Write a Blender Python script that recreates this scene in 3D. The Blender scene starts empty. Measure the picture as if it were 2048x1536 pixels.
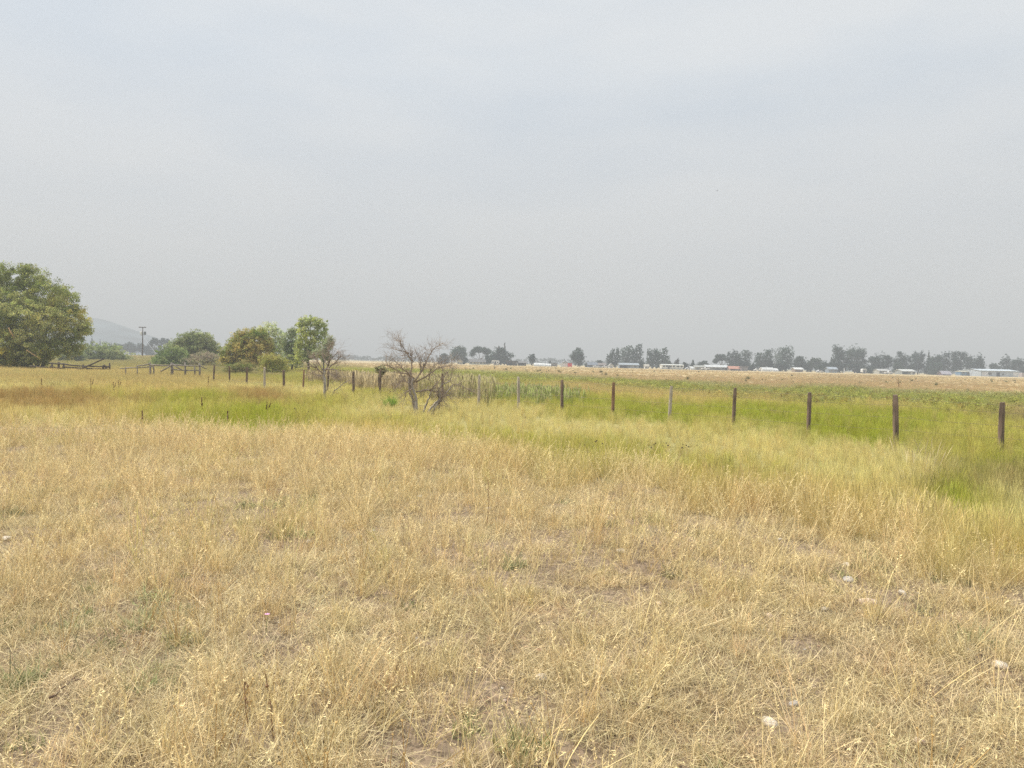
import bpy, math, random
import numpy as np
from mathutils import Matrix, Vector

random.seed(7)
rng = np.random.default_rng(7)
R = math.radians
SC = bpy.context.scene
COL = SC.collection

# ------------------------------------------------------------------ camera
F = 1462.0
PITCH, ROLL, EYE = R(1.685), R(1.29), 1.7
cam = bpy.data.cameras.new('camera')
cam_o = bpy.data.objects.new('camera', cam)
COL.objects.link(cam_o)
cam.sensor_width = 36.0
cam.lens = 36.0 * F / 2048.0
cam.clip_start = 0.05
cam.clip_end = 9000
CAMROT = (Matrix.Rotation(math.pi / 2 - PITCH, 3, 'X') @ Matrix.Rotation(ROLL, 3, 'Z'))
cam_o.matrix_world = Matrix.Translation((0, 0, EYE)) @ CAMROT.to_4x4()
SC.camera = cam_o
CR = np.array(CAMROT)

# ------------------------------------------------------------------ world, sun, exposure
SUN_EL, SUN_AZ = R(48), R(-70)          # azimuth measured from +Y towards +X
w = bpy.data.worlds.new('World'); SC.world = w; w.use_nodes = True
nt = w.node_tree; nt.nodes.clear()
def N(nt, t, **k):
    n = nt.nodes.new(t)
    for a, b in k.items(): setattr(n, a, b)
    return n
L = lambda nt, a, b: nt.links.new(a, b)
sky = N(nt, 'ShaderNodeTexSky', sky_type='NISHITA', sun_disc=False, sun_elevation=SUN_EL, sun_rotation=SUN_AZ,
        air_density=1.0, dust_density=4.0, ozone_density=1.0)
bg = N(nt, 'ShaderNodeBackground'); bg.inputs['Strength'].default_value = 0.1
out = N(nt, 'ShaderNodeOutputWorld')
tc = N(nt, 'ShaderNodeTexCoord')
mp = N(nt, 'ShaderNodeMapping'); mp.inputs['Scale'].default_value = (1.0, 1.0, 3.4); mp.inputs['Rotation'].default_value = (0, R(-16), R(10))
no = N(nt, 'ShaderNodeTexNoise'); no.inputs['Scale'].default_value = 1.9; no.inputs['Detail'].default_value = 5; no.inputs['Roughness'].default_value = 0.52
L(nt, tc.outputs['Generated'], mp.inputs['Vector']); L(nt, mp.outputs['Vector'], no.inputs['Vector'])
cr = N(nt, 'ShaderNodeValToRGB')
cr.color_ramp.elements[0].position = 0.34; cr.color_ramp.elements[0].color = (0.59, 0.645, 0.70, 1)
cr.color_ramp.elements[1].position = 0.60; cr.color_ramp.elements[1].color = (0.70, 0.725, 0.74, 1)
L(nt, no.outputs['Fac'], cr.inputs['Fac'])
sep = N(nt, 'ShaderNodeSeparateXYZ'); L(nt, tc.outputs['Generated'], sep.inputs[0])
hr = N(nt, 'ShaderNodeMapRange'); hr.inputs[1].default_value = 0.0; hr.inputs[2].default_value = 0.36
L(nt, sep.outputs['Z'], hr.inputs[0])
veil = N(nt, 'ShaderNodeMixRGB'); veil.inputs[1].default_value = (0.56, 0.56, 0.555, 1)
L(nt, hr.outputs[0], veil.inputs[0]); L(nt, cr.outputs['Color'], veil.inputs[2])
sc10 = N(nt, 'ShaderNodeMixRGB', blend_type='MULTIPLY'); sc10.inputs[0].default_value = 1; L(nt, veil.outputs[0], sc10.inputs[1])
# smoke veil lit from above: brighter towards the zenith, as overcast skies are
zr = N(nt, 'ShaderNodeMapRange', interpolation_type='SMOOTHSTEP'); zr.inputs[1].default_value = 0.42; zr.inputs[2].default_value = 0.85
zr.inputs[3].default_value = 7.9; zr.inputs[4].default_value = 22.0
lo = N(nt, 'ShaderNodeMapRange'); lo.inputs[1].default_value = -0.03; lo.inputs[2].default_value = -0.005      # no sky below the ground line
L(nt, sep.outputs['Z'], lo.inputs[0]); ml = N(nt, 'ShaderNodeMath', operation='MULTIPLY')
L(nt, sep.outputs['Z'], zr.inputs[0]); L(nt, zr.outputs[0], ml.inputs[0]); L(nt, lo.outputs[0], ml.inputs[1]); L(nt, ml.outputs[0], sc10.inputs[2])
mx = N(nt, 'ShaderNodeMixRGB'); mx.inputs[0].default_value = 0.92
L(nt, sky.outputs['Color'], mx.inputs[1]); L(nt, sc10.outputs[0], mx.inputs[2])
L(nt, mx.outputs[0], bg.inputs['Color']); L(nt, bg.outputs[0], out.inputs['Surface'])

sun = bpy.data.lights.new('sun', 'SUN'); sun.energy = 3.2; sun.angle = R(6); sun.color = (1.0, 0.94, 0.84)
sun_o = bpy.data.objects.new('sun', sun); COL.objects.link(sun_o)
sd = Vector((math.sin(SUN_AZ) * math.cos(SUN_EL), math.cos(SUN_AZ) * math.cos(SUN_EL), math.sin(SUN_EL)))
sun_o.rotation_euler = sd.to_track_quat('Z', 'Y').to_euler()
sun_o.location = (0, 0, 60)

SC.view_settings.view_transform = 'Standard'
SC.view_settings.look = 'None'
SC.view_settings.exposure = 0.57
SC.view_settings.gamma = 1.0
SC.cycles.max_bounces = 6
SC.cycles.diffuse_bounces = 3
SC.cycles.glossy_bounces = 1
SC.cycles.transmission_bounces = 3
SC.cycles.volume_bounces = 0
SC.cycles.use_light_tree = False
SC.cycles.use_denoising = False
SC.cycles.denoiser = 'OPENIMAGEDENOISE'
SC.cycles.denoising_input_passes = 'RGB_ALBEDO_NORMAL'

# ------------------------------------------------------------------ geometry helpers
def project(x, y, z):
    d = np.stack([x, y, z - EYE], -1) @ CR          # world -> camera
    return 1024 + F * d[..., 0] / -d[..., 2], 768 - F * d[..., 1] / -d[..., 2]
def P(u, v, Y):
    d = CR @ np.array([(u - 1024) / F, -(v - 768) / F, -1.0])
    t = Y / d[1]
    return np.array([d[0] * t, Y, EYE + d[2] * t])
def hor(u): return 725 + (u - 1024) * 0.0225

def sstep(a, b, x):
    t = np.clip((x - a) / (b - a), 0, 1)
    return t * t * (3 - 2 * t)
def _hash(ix, iy, s):
    h = (ix.astype(np.int64) * 374761393 + iy.astype(np.int64) * 668265263 + s * 974634777) & 0xFFFFFFFF
    h = ((h ^ (h >> 13)) * 1274126177) & 0xFFFFFFFF
    return ((h ^ (h >> 16)) & 0xFFFF) / 65535.0
def vnoise(x, y, s=0):
    ix, iy = np.floor(x), np.floor(y); fx, fy = x - ix, y - iy
    fx, fy = fx * fx * (3 - 2 * fx), fy * fy * (3 - 2 * fy)
    a = _hash(ix, iy, s); b = _hash(ix + 1, iy, s); c = _hash(ix, iy + 1, s); d = _hash(ix + 1, iy + 1, s)
    return (a * (1 - fx) + b * fx) * (1 - fy) + (c * (1 - fx) + d * fx) * fy
def fbm(x, y, s=0, o=4):
    v, a, t = 0, 1.0, 0
    for i in range(o):
        v = v + a * vnoise(x * 2 ** i, y * 2 ** i, s + i); t += a; a *= 0.5
    return v / t

def edge_y(x):
    return np.where(x > 0, 13.0 - 1.1 * x, 13.0 - 0.25 * x) + 1.6 * (fbm(x * 0.22, x * 0 + 3, 5) - .5)
def ground_z(x, y):
    x = np.asarray(x, float); y = np.asarray(y, float)
    r = np.hypot(x, y)
    z = -0.37 * sstep(-1.5, 4.0, y - edge_y(x))
    z = z + 0.37 * sstep(60, 330, r)
    z = z + 1.05 * sstep(120, 235, y) * (1 - sstep(260, 420, y)) * sstep(0.30, 0.42, -x / np.maximum(y, 1))
    near = 1 - sstep(25, 60, r)
    z = z + near * (0.10 * (fbm(x * .35, y * .35, 11) - .5) + 0.03 * (fbm(x * 2.1, y * 2.1, 12) - .5))
    z = z + 0.25 * (fbm(x * .03, y * .03, 13) - .5) * sstep(25, 120, r) * (1 - sstep(300, 500, r))
    return z
def gz(x, y): return float(ground_z(x, y))
def place(u, Y):
    x = (u - 1024) / F * Y
    for _ in range(4):
        uu, vv = project(np.float64(x), np.float64(Y), np.float64(gz(x, Y)))
        x += (u - float(uu)) / F * Y
    return x, Y, gz(x, Y)
def ground_at(u, v):
    "ground point seen at (u, v)"
    d = CR @ np.array([(u - 1024) / F, -(v - 768) / F, -1.0])
    t = EYE / max(-d[2], 1e-4)
    for _ in range(12):
        t = (EYE - gz(d[0] * t, d[1] * t)) / max(-d[2], 1e-4)
    return d[0] * t, d[1] * t, gz(d[0] * t, d[1] * t)

def new_mesh(name, verts, faces, mat=None, smooth=False, cols=None, layer='bv'):
    """verts Nx3, faces MxK array (same K) or list of lists; cols Nx3 point colour"""
    me = bpy.data.meshes.new(name)
    verts = np.asarray(verts, np.float32)
    if isinstance(faces, np.ndarray):
        me.vertices.add(len(verts)); me.vertices.foreach_set('co', verts.ravel())
        m, k = faces.shape
        me.loops.add(m * k); me.loops.foreach_set('vertex_index', faces.astype(np.int32).ravel())
        me.polygons.add(m)
        me.polygons.foreach_set('loop_start', np.arange(0, m * k, k, dtype=np.int32))
        me.polygons.foreach_set('loop_total', np.full(m, k, np.int32))
        me.update(calc_edges=True)
    else:
        me.from_pydata([tuple(map(float, v)) for v in verts], [], [list(map(int, f)) for f in faces]); me.update()
    if smooth: me.polygons.foreach_set('use_smooth', np.ones(len(me.polygons), bool))
    if cols is not None:
        a = me.attributes.new(layer, 'FLOAT_COLOR', 'POINT')
        c = np.ones((len(verts), 4), np.float32); c[:, :3] = cols
        a.data.foreach_set('color', c.ravel())
    if mat: me.materials.append(mat)
    return me
def link(name, me, parent=None, loc=None):
    o = bpy.data.objects.new(name, me); COL.objects.link(o)
    if loc is not None: o.location = loc
    if parent is not None: o.parent = parent
    return o
def tag(o, label=None, cat=None, group=None, kind=None):
    if label: o['label'] = label
    if cat: o['category'] = cat
    if group: o['group'] = group
    if kind: o['kind'] = kind
    return o
def thing(name, label, cat, loc, rz=0, group=None):
    o = bpy.data.objects.new(name, None); COL.objects.link(o)
    o.location = tuple(float(c) for c in loc); o.rotation_euler.z = rz; o.empty_display_size = 0.3
    return tag(o, label, cat, group)

class MB:
    def __init__(s): s.v = []; s.f = []
    def add(s, vs, fs):
        b = len(s.v); s.v += [tuple(map(float, v)) for v in vs]; s.f += [[i + b for i in f] for f in fs]; return s
    def box(s, x0, x1, y0, y1, z0, z1):
        return s.add([(x0, y0, z0), (x1, y0, z0), (x1, y1, z0), (x0, y1, z0), (x0, y0, z1), (x1, y0, z1), (x1, y1, z1), (x0, y1, z1)],
                     [(0, 3, 2, 1), (4, 5, 6, 7), (0, 1, 5, 4), (1, 2, 6, 5), (2, 3, 7, 6), (3, 0, 4, 7)])
    def prism(s, prof, axis, a0, a1):
        "prof: list of 2D points; axis 'x': prof is (y,z) extruded along x; 'y': prof (x,z) extruded along y; 'z': (x,y)"
        n = len(prof)
        mk = {'x': lambda p, a: (a, p[0], p[1]), 'y': lambda p, a: (p[0], a, p[1]), 'z': lambda p, a: (p[0], p[1], a)}[axis]
        return s.add([mk(p, a0) for p in prof] + [mk(p, a1) for p in prof],
                     [list(range(n))[::-1], list(range(n, 2 * n))] + [[i, (i + 1) % n, (i + 1) % n + n, i + n] for i in range(n)])
    def tube(s, pts, rad, n=6, cap=True):
        pts = [np.array(p, float) for p in pts]
        if not hasattr(rad, '__len__'): rad = [rad] * len(pts)
        vs, fs = [], []
        ref = None
        for i, p in enumerate(pts):
            d = (pts[min(i + 1, len(pts) - 1)] - pts[max(i - 1, 0)]); d /= (np.linalg.norm(d) + 1e-9)
            if ref is None: ref = np.array([1, 0, 0]) if abs(d[0]) < .8 else np.array([0, 1, 0])
            a = np.cross(d, ref); a /= (np.linalg.norm(a) + 1e-9); b = np.cross(d, a); ref = -np.cross(d, a) if False else ref
            for k in range(n):
                t = 2 * math.pi * k / n
                vs.append(p + rad[i] * (math.cos(t) * a + math.sin(t) * b))
        for i in range(len(pts) - 1):
            for k in range(n):
                fs.append((i * n + k, i * n + (k + 1) % n, (i + 1) * n + (k + 1) % n, (i + 1) * n + k))
        if cap: fs += [list(range(n))[::-1], [(len(pts) - 1) * n + k for k in range(n)]]
        return s.add(vs, fs)
    def build(s, name, mat, parent=None, loc=None, smooth=False):
        return link(name, new_mesh(name, s.v, s.f, mat, smooth), parent, loc)

# ------------------------------------------------------------------ materials
def mat_simple(name, col, rough=0.85, noise=0.15, scale=6.0, bump=0.0, spec=0.25, metal=0.0, stretch=(1, 1, 1)):
    m = bpy.data.materials.new(name); m.use_nodes = True; t = m.node_tree
    b = t.nodes['Principled BSDF']; b.inputs['Roughness'].default_value = rough; b.inputs['Metallic'].default_value = metal
    b.inputs['Specular IOR Level'].default_value = spec
    c = N(t, 'ShaderNodeTexCoord'); mm = N(t, 'ShaderNodeMapping'); mm.inputs['Scale'].default_value = stretch
    n = N(t, 'ShaderNodeTexNoise'); n.inputs['Scale'].default_value = scale; n.inputs['Detail'].default_value = 5
    L(t, c.outputs['Object'], mm.inputs[0]); L(t, mm.outputs[0], n.inputs['Vector'])
    r = N(t, 'ShaderNodeMapRange'); r.inputs[1].default_value = .3; r.inputs[2].default_value = .7
    r.inputs[3].default_value = 1 - noise; r.inputs[4].default_value = 1 + noise
    L(t, n.outputs['Fac'], r.inputs[0])
    x = N(t, 'ShaderNodeMixRGB', blend_type='MULTIPLY'); x.inputs[0].default_value = 1; x.inputs[1].default_value = (*col, 1)
    L(t, r.outputs[0], x.inputs[2]); L(t, x.outputs[0], b.inputs['Base Color'])
    if bump:
        bp = N(t, 'ShaderNodeBump'); bp.inputs['Strength'].default_value = bump; bp.inputs['Distance'].default_value = 0.01
        L(t, n.outputs['Fac'], bp.inputs['Height']); L(t, bp.outputs[0], b.inputs['Normal'])
    return m

def mat_blade(name, inst=True, trans=0.35, straw=(0.60, 0.47, 0.25), tipmix=0.25, strawcut=0.62, strawamt=0.7):
    """grass blade: bv = (random, t along, seed flag); tint from the tuft"""
    m = bpy.data.materials.new(name); m.use_nodes = True; t = m.node_tree; t.nodes.clear()
    o = N(t, 'ShaderNodeOutputMaterial'); d = N(t, 'ShaderNodeBsdfDiffuse'); tr = N(t, 'ShaderNodeBsdfTranslucent'); ms = N(t, 'ShaderNodeMixShader')
    ms.inputs[0].default_value = trans
    a = N(t, 'ShaderNodeAttribute', attribute_name='tint', attribute_type='INSTANCER' if inst else 'GEOMETRY')
    v = N(t, 'ShaderNodeAttribute', attribute_name='bv')
    s = N(t, 'ShaderNodeSeparateColor'); L(t, v.outputs['Color'], s.inputs[0])
    # some blades are dead straw, and tips are drier
    c1 = N(t, 'ShaderNodeMapRange'); c1.inputs[1].default_value = strawcut; c1.inputs[2].default_value = min(strawcut + .2, 1.0); c1.inputs[4].default_value = strawamt
    L(t, s.outputs[0], c1.inputs[0])
    c2 = N(t, 'ShaderNodeMath', operation='MULTIPLY_ADD'); c2.inputs[1].default_value = tipmix; L(t, s.outputs[1], c2.inputs[0]); L(t, c1.outputs[0], c2.inputs[2])
    c2.use_clamp = True
    m1 = N(t, 'ShaderNodeMixRGB'); m1.inputs[2].default_value = (*straw, 1)
    L(t, c2.outputs[0], m1.inputs[0]); L(t, a.outputs['Color'], m1.inputs[1])
    # brightness: hash of the random
    h = N(t, 'ShaderNodeMath', operation='MULTIPLY'); h.inputs[1].default_value = 37.7; L(t, s.outputs[0], h.inputs[0])
    fr = N(t, 'ShaderNodeMath', operation='FRACT'); L(t, h.outputs[0], fr.inputs[0])
    mr = N(t, 'ShaderNodeMapRange'); mr.inputs[3].default_value = 0.42; mr.inputs[4].default_value = 1.25; L(t, fr.outputs[0], mr.inputs[0])
    m2 = N(t, 'ShaderNodeMixRGB', blend_type='MULTIPLY'); m2.inputs[0].default_value = 1
    L(t, m1.outputs[0], m2.inputs[1]); L(t, mr.outputs[0], m2.inputs[2])
    L(t, m2.outputs[0], d.inputs[0]); L(t, m2.outputs[0], tr.inputs[0])
    L(t, d.outputs[0], ms.inputs[1]); L(t, tr.outputs[0], ms.inputs[2]); L(t, ms.outputs[0], o.inputs[0])
    return m

def mat_leaf(name, trans=0.42):
    m = bpy.data.materials.new(name); m.use_nodes = True; t = m.node_tree; t.nodes.clear()
    o = N(t, 'ShaderNodeOutputMaterial'); d = N(t, 'ShaderNodeBsdfPrincipled'); tr = N(t, 'ShaderNodeBsdfTranslucent'); ms = N(t, 'ShaderNodeMixShader')
    d.inputs['Roughness'].default_value = .6; d.inputs['Specular IOR Level'].default_value = .08
    ms.inputs[0].default_value = trans
    v = N(t, 'ShaderNodeAttribute', attribute_name='bv')
    L(t, v.outputs['Color'], d.inputs['Base Color']); L(t, v.outputs['Color'], tr.inputs[0])
    L(t, d.outputs[0], ms.inputs[1]); L(t, tr.outputs[0], ms.inputs[2]); L(t, ms.outputs[0], o.inputs[0])
    return m
LEAF = mat_leaf('leaf')
NEEDLE = mat_leaf('needle', 0.1)
BARK = mat_simple('bark', (0.13, 0.10, 0.075), .95, .35, 5, .5, stretch=(1, 1, .2))
DEADW = mat_simple('dead_wood', (0.33, 0.29, 0.25), .9, .4, 14, .4, stretch=(1, 1, .25))
DEADTW = mat_simple('dead_twig', (0.29, 0.225, 0.18), .9, .35, 3)

# ------------------------------------------------------------------ plant-cover map
ROWS = np.array([727, 733, 740, 746, 753, 761, 770, 780, 790, 800, 812, 825, 840, 860, 880, 900, 930, 970, 1020, 1100, 1190, 1560], float)
MAP = np.array([  # one row per image-height band of the ground, one column per 128 px: which plant cover grows there
 [0, 0, 0, 0, 0, 0, 0, 0, 0, 0, 0, 0, 0, 0, 0, 0, 0],
 [5, 5, 0, 5, 5, 0, 0, 0, 0, 0, 0, 0, 0, 0, 0, 0, 0],
 [5, 5, 5, 5, 5, 5, 0, 0, 0, 0, 0, 0, 0, 1, 1, 0, 0],
 [5, 5, 5, 5, 5, 4, 3, 3, 2, 1, 1, 1, 1, 1, 1, 1, 0],
 [5, 5, 5, 5, 5, 4, 3, 3, 3, 2, 1, 1, 1, 1, 1, 1, 1],
 [6, 6, 6, 5, 5, 4, 4, 3, 3, 3, 3, 2, 1, 2, 1, 1, 0],
 [6, 6, 6, 6, 4, 4, 4, 4, 4, 6, 3, 3, 2, 3, 2, 2, 2],
 [6, 6, 6, 6, 6, 4, 4, 4, 6, 6, 6, 3, 3, 3, 3, 3, 3],
 [6, 6, 6, 6, 7, 7, 4, 4, 8, 4, 6, 6, 6, 3, 3, 3, 3],
 [7, 7, 6, 6, 9, 7, 4, 7, 8, 8, 4, 4, 4, 4, 6, 3, 1],
 [9, 9, 4, 8, 9, 4, 7, 7, 4, 8, 8, 8, 8, 8, 8, 4, 10],
 [9, 9, 9, 4, 4, 4, 7, 7, 7, 4, 8, 8, 8, 8, 8, 8, 4],
 [9, 9, 6, 4, 8, 4, 7, 7, 7, 7, 7, 4, 8, 8, 8, 4, 4],
 [6, 7, 6, 8, 8, 4, 4, 7, 7, 7, 7, 7, 7, 8, 8, 4, 4],
 [11, 11, 11, 11, 8, 6, 6, 4, 4, 7, 7, 7, 7, 7, 7, 4, 4],
 [11, 11, 11, 11, 11, 6, 6, 4, 4, 4, 4, 7, 7, 7, 7, 4, 8],
 [11, 11, 11, 11, 11, 11, 11, 11, 6, 4, 4, 4, 4, 7, 7, 10, 10],
 [11, 11, 11, 11, 11, 11, 11, 11, 11, 11, 11, 6, 6, 6, 6, 8, 7],
 [11, 11, 11, 11, 11, 11, 11, 11, 11, 11, 11, 11, 11, 6, 7, 7, 7],
 [11, 11, 11, 11, 11, 11, 11, 11, 11, 11, 11, 11, 11, 11, 11, 6, 6],
 [11, 11, 11, 11, 11, 11, 11, 11, 11, 11, 11, 11, 11, 11, 11, 11, 11],
 [11, 11, 11, 11, 11, 11, 11, 11, 11, 11, 11, 11, 11, 11, 11, 11, 11]])
COVER = [  # tint (linear base colour), height in metres
 ((0.66, 0.51, 0.27), 0.18),    # 0 cured field grass
 ((0.58, 0.44, 0.235), 0.22),   # 1 pinkish field grass
 ((0.53, 0.50, 0.23), 0.32),    # 2 mixed weeds and straw
 ((0.47, 0.48, 0.12), 0.40),    # 3 leafy weeds
 ((0.53, 0.50, 0.11), 0.40),    # 4 yellow green grass
 ((0.42, 0.37, 0.14), 0.34),    # 5 dull brownish grass
 ((0.67, 0.54, 0.21), 0.42),   # 6 golden grass
 ((0.76, 0.67, 0.29), 0.36),    # 7 pale yellow straw
 ((0.40, 0.44, 0.035), 0.38),   # 8 bright green grass
 ((0.45, 0.30, 0.11), 0.40),    # 9 red brown grass
 ((0.34, 0.29, 0.12), 0.45),    # 10 dull dark grass
 ((0.77, 0.62, 0.345), 0.34)]   # 11 dry straw of the near rise
CT = np.array([c[0] for c in COVER]); CH = np.array([c[1] for c in COVER])
TINT = CT[MAP]; HGT = CH[MAP]
ISS = (MAP == 11).astype(float); ISW = np.isin(MAP, (2, 3)).astype(float)
def cover(x, y):
    "tint, height, S-ness, weediness for ground points"
    x = np.asarray(x, float); y = np.maximum(np.asarray(y, float), 1.2)
    zref = -0.30 + 0.30 * sstep(60, 330, y) + 0.30 * (1 - sstep(9, 16, y))
    u, v = project(x, y, zref)
    vp = v - (u - 1024) * 0.0225
    s = 18 + 0.06 * np.clip(vp - 725, 0, 400)
    k = 0.5 * np.clip(1462 / y / 50, 0.15, 4)
    wx = fbm(x * .35 , y * .35, 21) - .5; wy = fbm(x * .5 + 9, y * .22 + 5, 22) - .5
    u = u + wx * 170; vp = vp + wy * np.clip((vp - 725) * 0.30, 2, 80)
    uu = np.clip(u, 0, 2047.9) / 128.0
    j = np.floor(uu).astype(int); fu = uu - j
    vv = np.clip(vp, ROWS[0], ROWS[-1] - .01)
    i = np.clip(np.searchsorted(ROWS, vv, 'right') - 1, 0, len(ROWS) - 2)
    fv = (vv - ROWS[i]) / (ROWS[i + 1] - ROWS[i])
    fu = sstep(0, 1, fu)
    def b(A):
        if A.ndim == 3:
            f1, f2 = fu[..., None], fv[..., None]
        else: f1, f2 = fu, fv
        return (A[i, j] * (1 - f1) + A[i, j + 1] * f1) * (1 - f2) + (A[i + 1, j] * (1 - f1) + A[i + 1, j + 1] * f1) * f2
    return b(TINT), b(HGT), b(ISS), b(ISW)

# ------------------------------------------------------------------ ground sheet
def make_ground():
    rad = np.concatenate([[0.0], np.geomspace(0.6, 2300, 300)])
    front = np.linspace(-60, 60, 361); back = np.linspace(60, 300, 61)[1:-1]
    ang = np.radians(np.concatenate([front, back]))
    A, Rr = np.meshgrid(ang, rad)
    X, Y = Rr * np.sin(A), Rr * np.cos(A)
    Z = ground_z(X, Y)
    na, nr = len(ang), len(rad)
    idx = np.arange(nr * na).reshape(nr, na)
    a = idx[:-1]; b = idx[1:]
    faces = np.stack([a, np.roll(a, -1, 1), np.roll(b, -1, 1), b], -1).reshape(-1, 4)
    faces = faces[:, ::-1]
    t, h, s, wd = cover(X, np.where(Y > 1.2, Y, 1.2))
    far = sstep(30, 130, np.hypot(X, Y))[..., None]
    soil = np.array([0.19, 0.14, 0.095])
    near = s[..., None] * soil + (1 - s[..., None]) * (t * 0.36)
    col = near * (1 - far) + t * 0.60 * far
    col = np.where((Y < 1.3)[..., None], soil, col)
    dist = sstep(600, 900, np.hypot(X, Y))[..., None]
    col = col * (1 - dist) + np.array([0.25, 0.23, 0.13]) * dist
    m = bpy.data.materials.new('field_soil'); m.use_nodes = True; nt = m.node_tree
    bs = nt.nodes['Principled BSDF']; bs.inputs['Roughness'].default_value = 1; bs.inputs['Specular IOR Level'].default_value = .1
    at = N(nt, 'ShaderNodeAttribute', attribute_name='bv')
    g = N(nt, 'ShaderNodeNewGeometry')
    n1 = N(nt, 'ShaderNodeTexNoise'); n1.inputs['Scale'].default_value = 9; n1.inputs['Detail'].default_value = 8; n1.inputs['Roughness'].default_value = .7
    n2 = N(nt, 'ShaderNodeTexNoise'); n2.inputs['Scale'].default_value = .35; n2.inputs['Detail'].default_value = 6; n2.inputs['Roughness'].default_value = .6
    vo = N(nt, 'ShaderNodeTexVoronoi'); vo.inputs['Scale'].default_value = 42; vo.inputs['Randomness'].default_value = 1
    for k in (n1, n2, vo): L(nt, g.outputs['Position'], k.inputs['Vector'])
    r1 = N(nt, 'ShaderNodeMapRange'); r1.inputs[1].default_value = .3; r1.inputs[2].default_value = .7; r1.inputs[3].default_value = .6; r1.inputs[4].default_value = 1.4
    L(nt, n1.outputs['Fac'], r1.inputs[0])
    r2 = N(nt, 'ShaderNodeMapRange'); r2.inputs[1].default_value = .3; r2.inputs[2].default_value = .7; r2.inputs[3].default_value = .82; r2.inputs[4].default_value = 1.15
    L(nt, n2.outputs['Fac'], r2.inputs[0])
    mu = N(nt, 'ShaderNodeMath', operation='MULTIPLY'); L(nt, r1.outputs[0], mu.inputs[0]); L(nt, r2.outputs[0], mu.inputs[1])
    # pebbles of different tones
    rp = N(nt, 'ShaderNodeMapRange'); rp.inputs[1].default_value = 0; rp.inputs[2].default_value = 1; rp.inputs[3].default_value = .7; rp.inputs[4].default_value = 1.5
    sp = N(nt, 'ShaderNodeSeparateColor'); L(nt, vo.outputs['Color'], sp.inputs[0]); L(nt, sp.outputs[0], rp.inputs[0])
    mu2 = N(nt, 'ShaderNodeMath', operation='MULTIPLY'); L(nt, mu.outputs[0], mu2.inputs[0]); L(nt, rp.outputs[0], mu2.inputs[1])
    x = N(nt, 'ShaderNodeMixRGB', blend_type='MULTIPLY'); x.inputs[0].default_value = 1
    L(nt, at.outputs['Color'], x.inputs[1]); L(nt, mu2.outputs[0], x.inputs[2]); L(nt, x.outputs[0], bs.inputs['Base Color'])
    bp = N(nt, 'ShaderNodeBump'); bp.inputs['Strength'].default_value = .8; bp.inputs['Distance'].default_value = .02
    L(nt, n1.outputs['Fac'], bp.inputs['Height']); L(nt, bp.outputs[0], bs.inputs['Normal'])
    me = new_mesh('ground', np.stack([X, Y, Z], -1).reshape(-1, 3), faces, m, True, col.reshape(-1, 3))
    tag(link('ground', me), 'dry grassland field floor', None, None, 'structure')
make_ground()

def make_hill():
    # long smoky ridge at the far left
    Y0 = 1350.0
    us = np.linspace(-700, 470, 90)
    pts_u = [-700, -400, -150, 0, 60, 120, 165, 200, 235, 275, 320, 370, 430, 470]
    pts_v = [640, 622, 628, 640, 642, 640, 637, 637, 646, 660, 676, 690, 702, 712]
    tv = np.interp(us, pts_u, pts_v)
    top = np.array([P(u, v, Y0) for u, v in zip(us, tv)])
    nd = 24
    V = []
    for j in range(nd):
        t = j / (nd - 1)
        prof = math.sin(math.pi * t) ** 0.8
        for i in range(len(us)):
            x, y, z = top[i]
            z = max(z, 0)
            sc = 1 + (t - .5) * .45
            n = float(fbm(np.float64(x * .01), np.float64(t * 9), 31)) - .5
            V.append((x * sc, Y0 + (t - .5) * 560 - 20, -4 + (z + 4) * prof * (1 + .18 * n * (1 - prof)) + 6 * n * (1 - prof)))
    n = len(us)
    idx = np.arange(nd * n).reshape(nd, n)
    f = np.stack([idx[:-1, :-1], idx[:-1, 1:], idx[1:, 1:], idx[1:, :-1]], -1).reshape(-1, 4)
    m = mat_simple('hill_forest', (0.09, 0.115, 0.125), 1, .5, .02)
    tag(link('hill', new_mesh('hill', V, f, m, True)), 'low wooded hill fading into smoke on the left horizon', None, None, 'structure')
make_hill()

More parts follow.
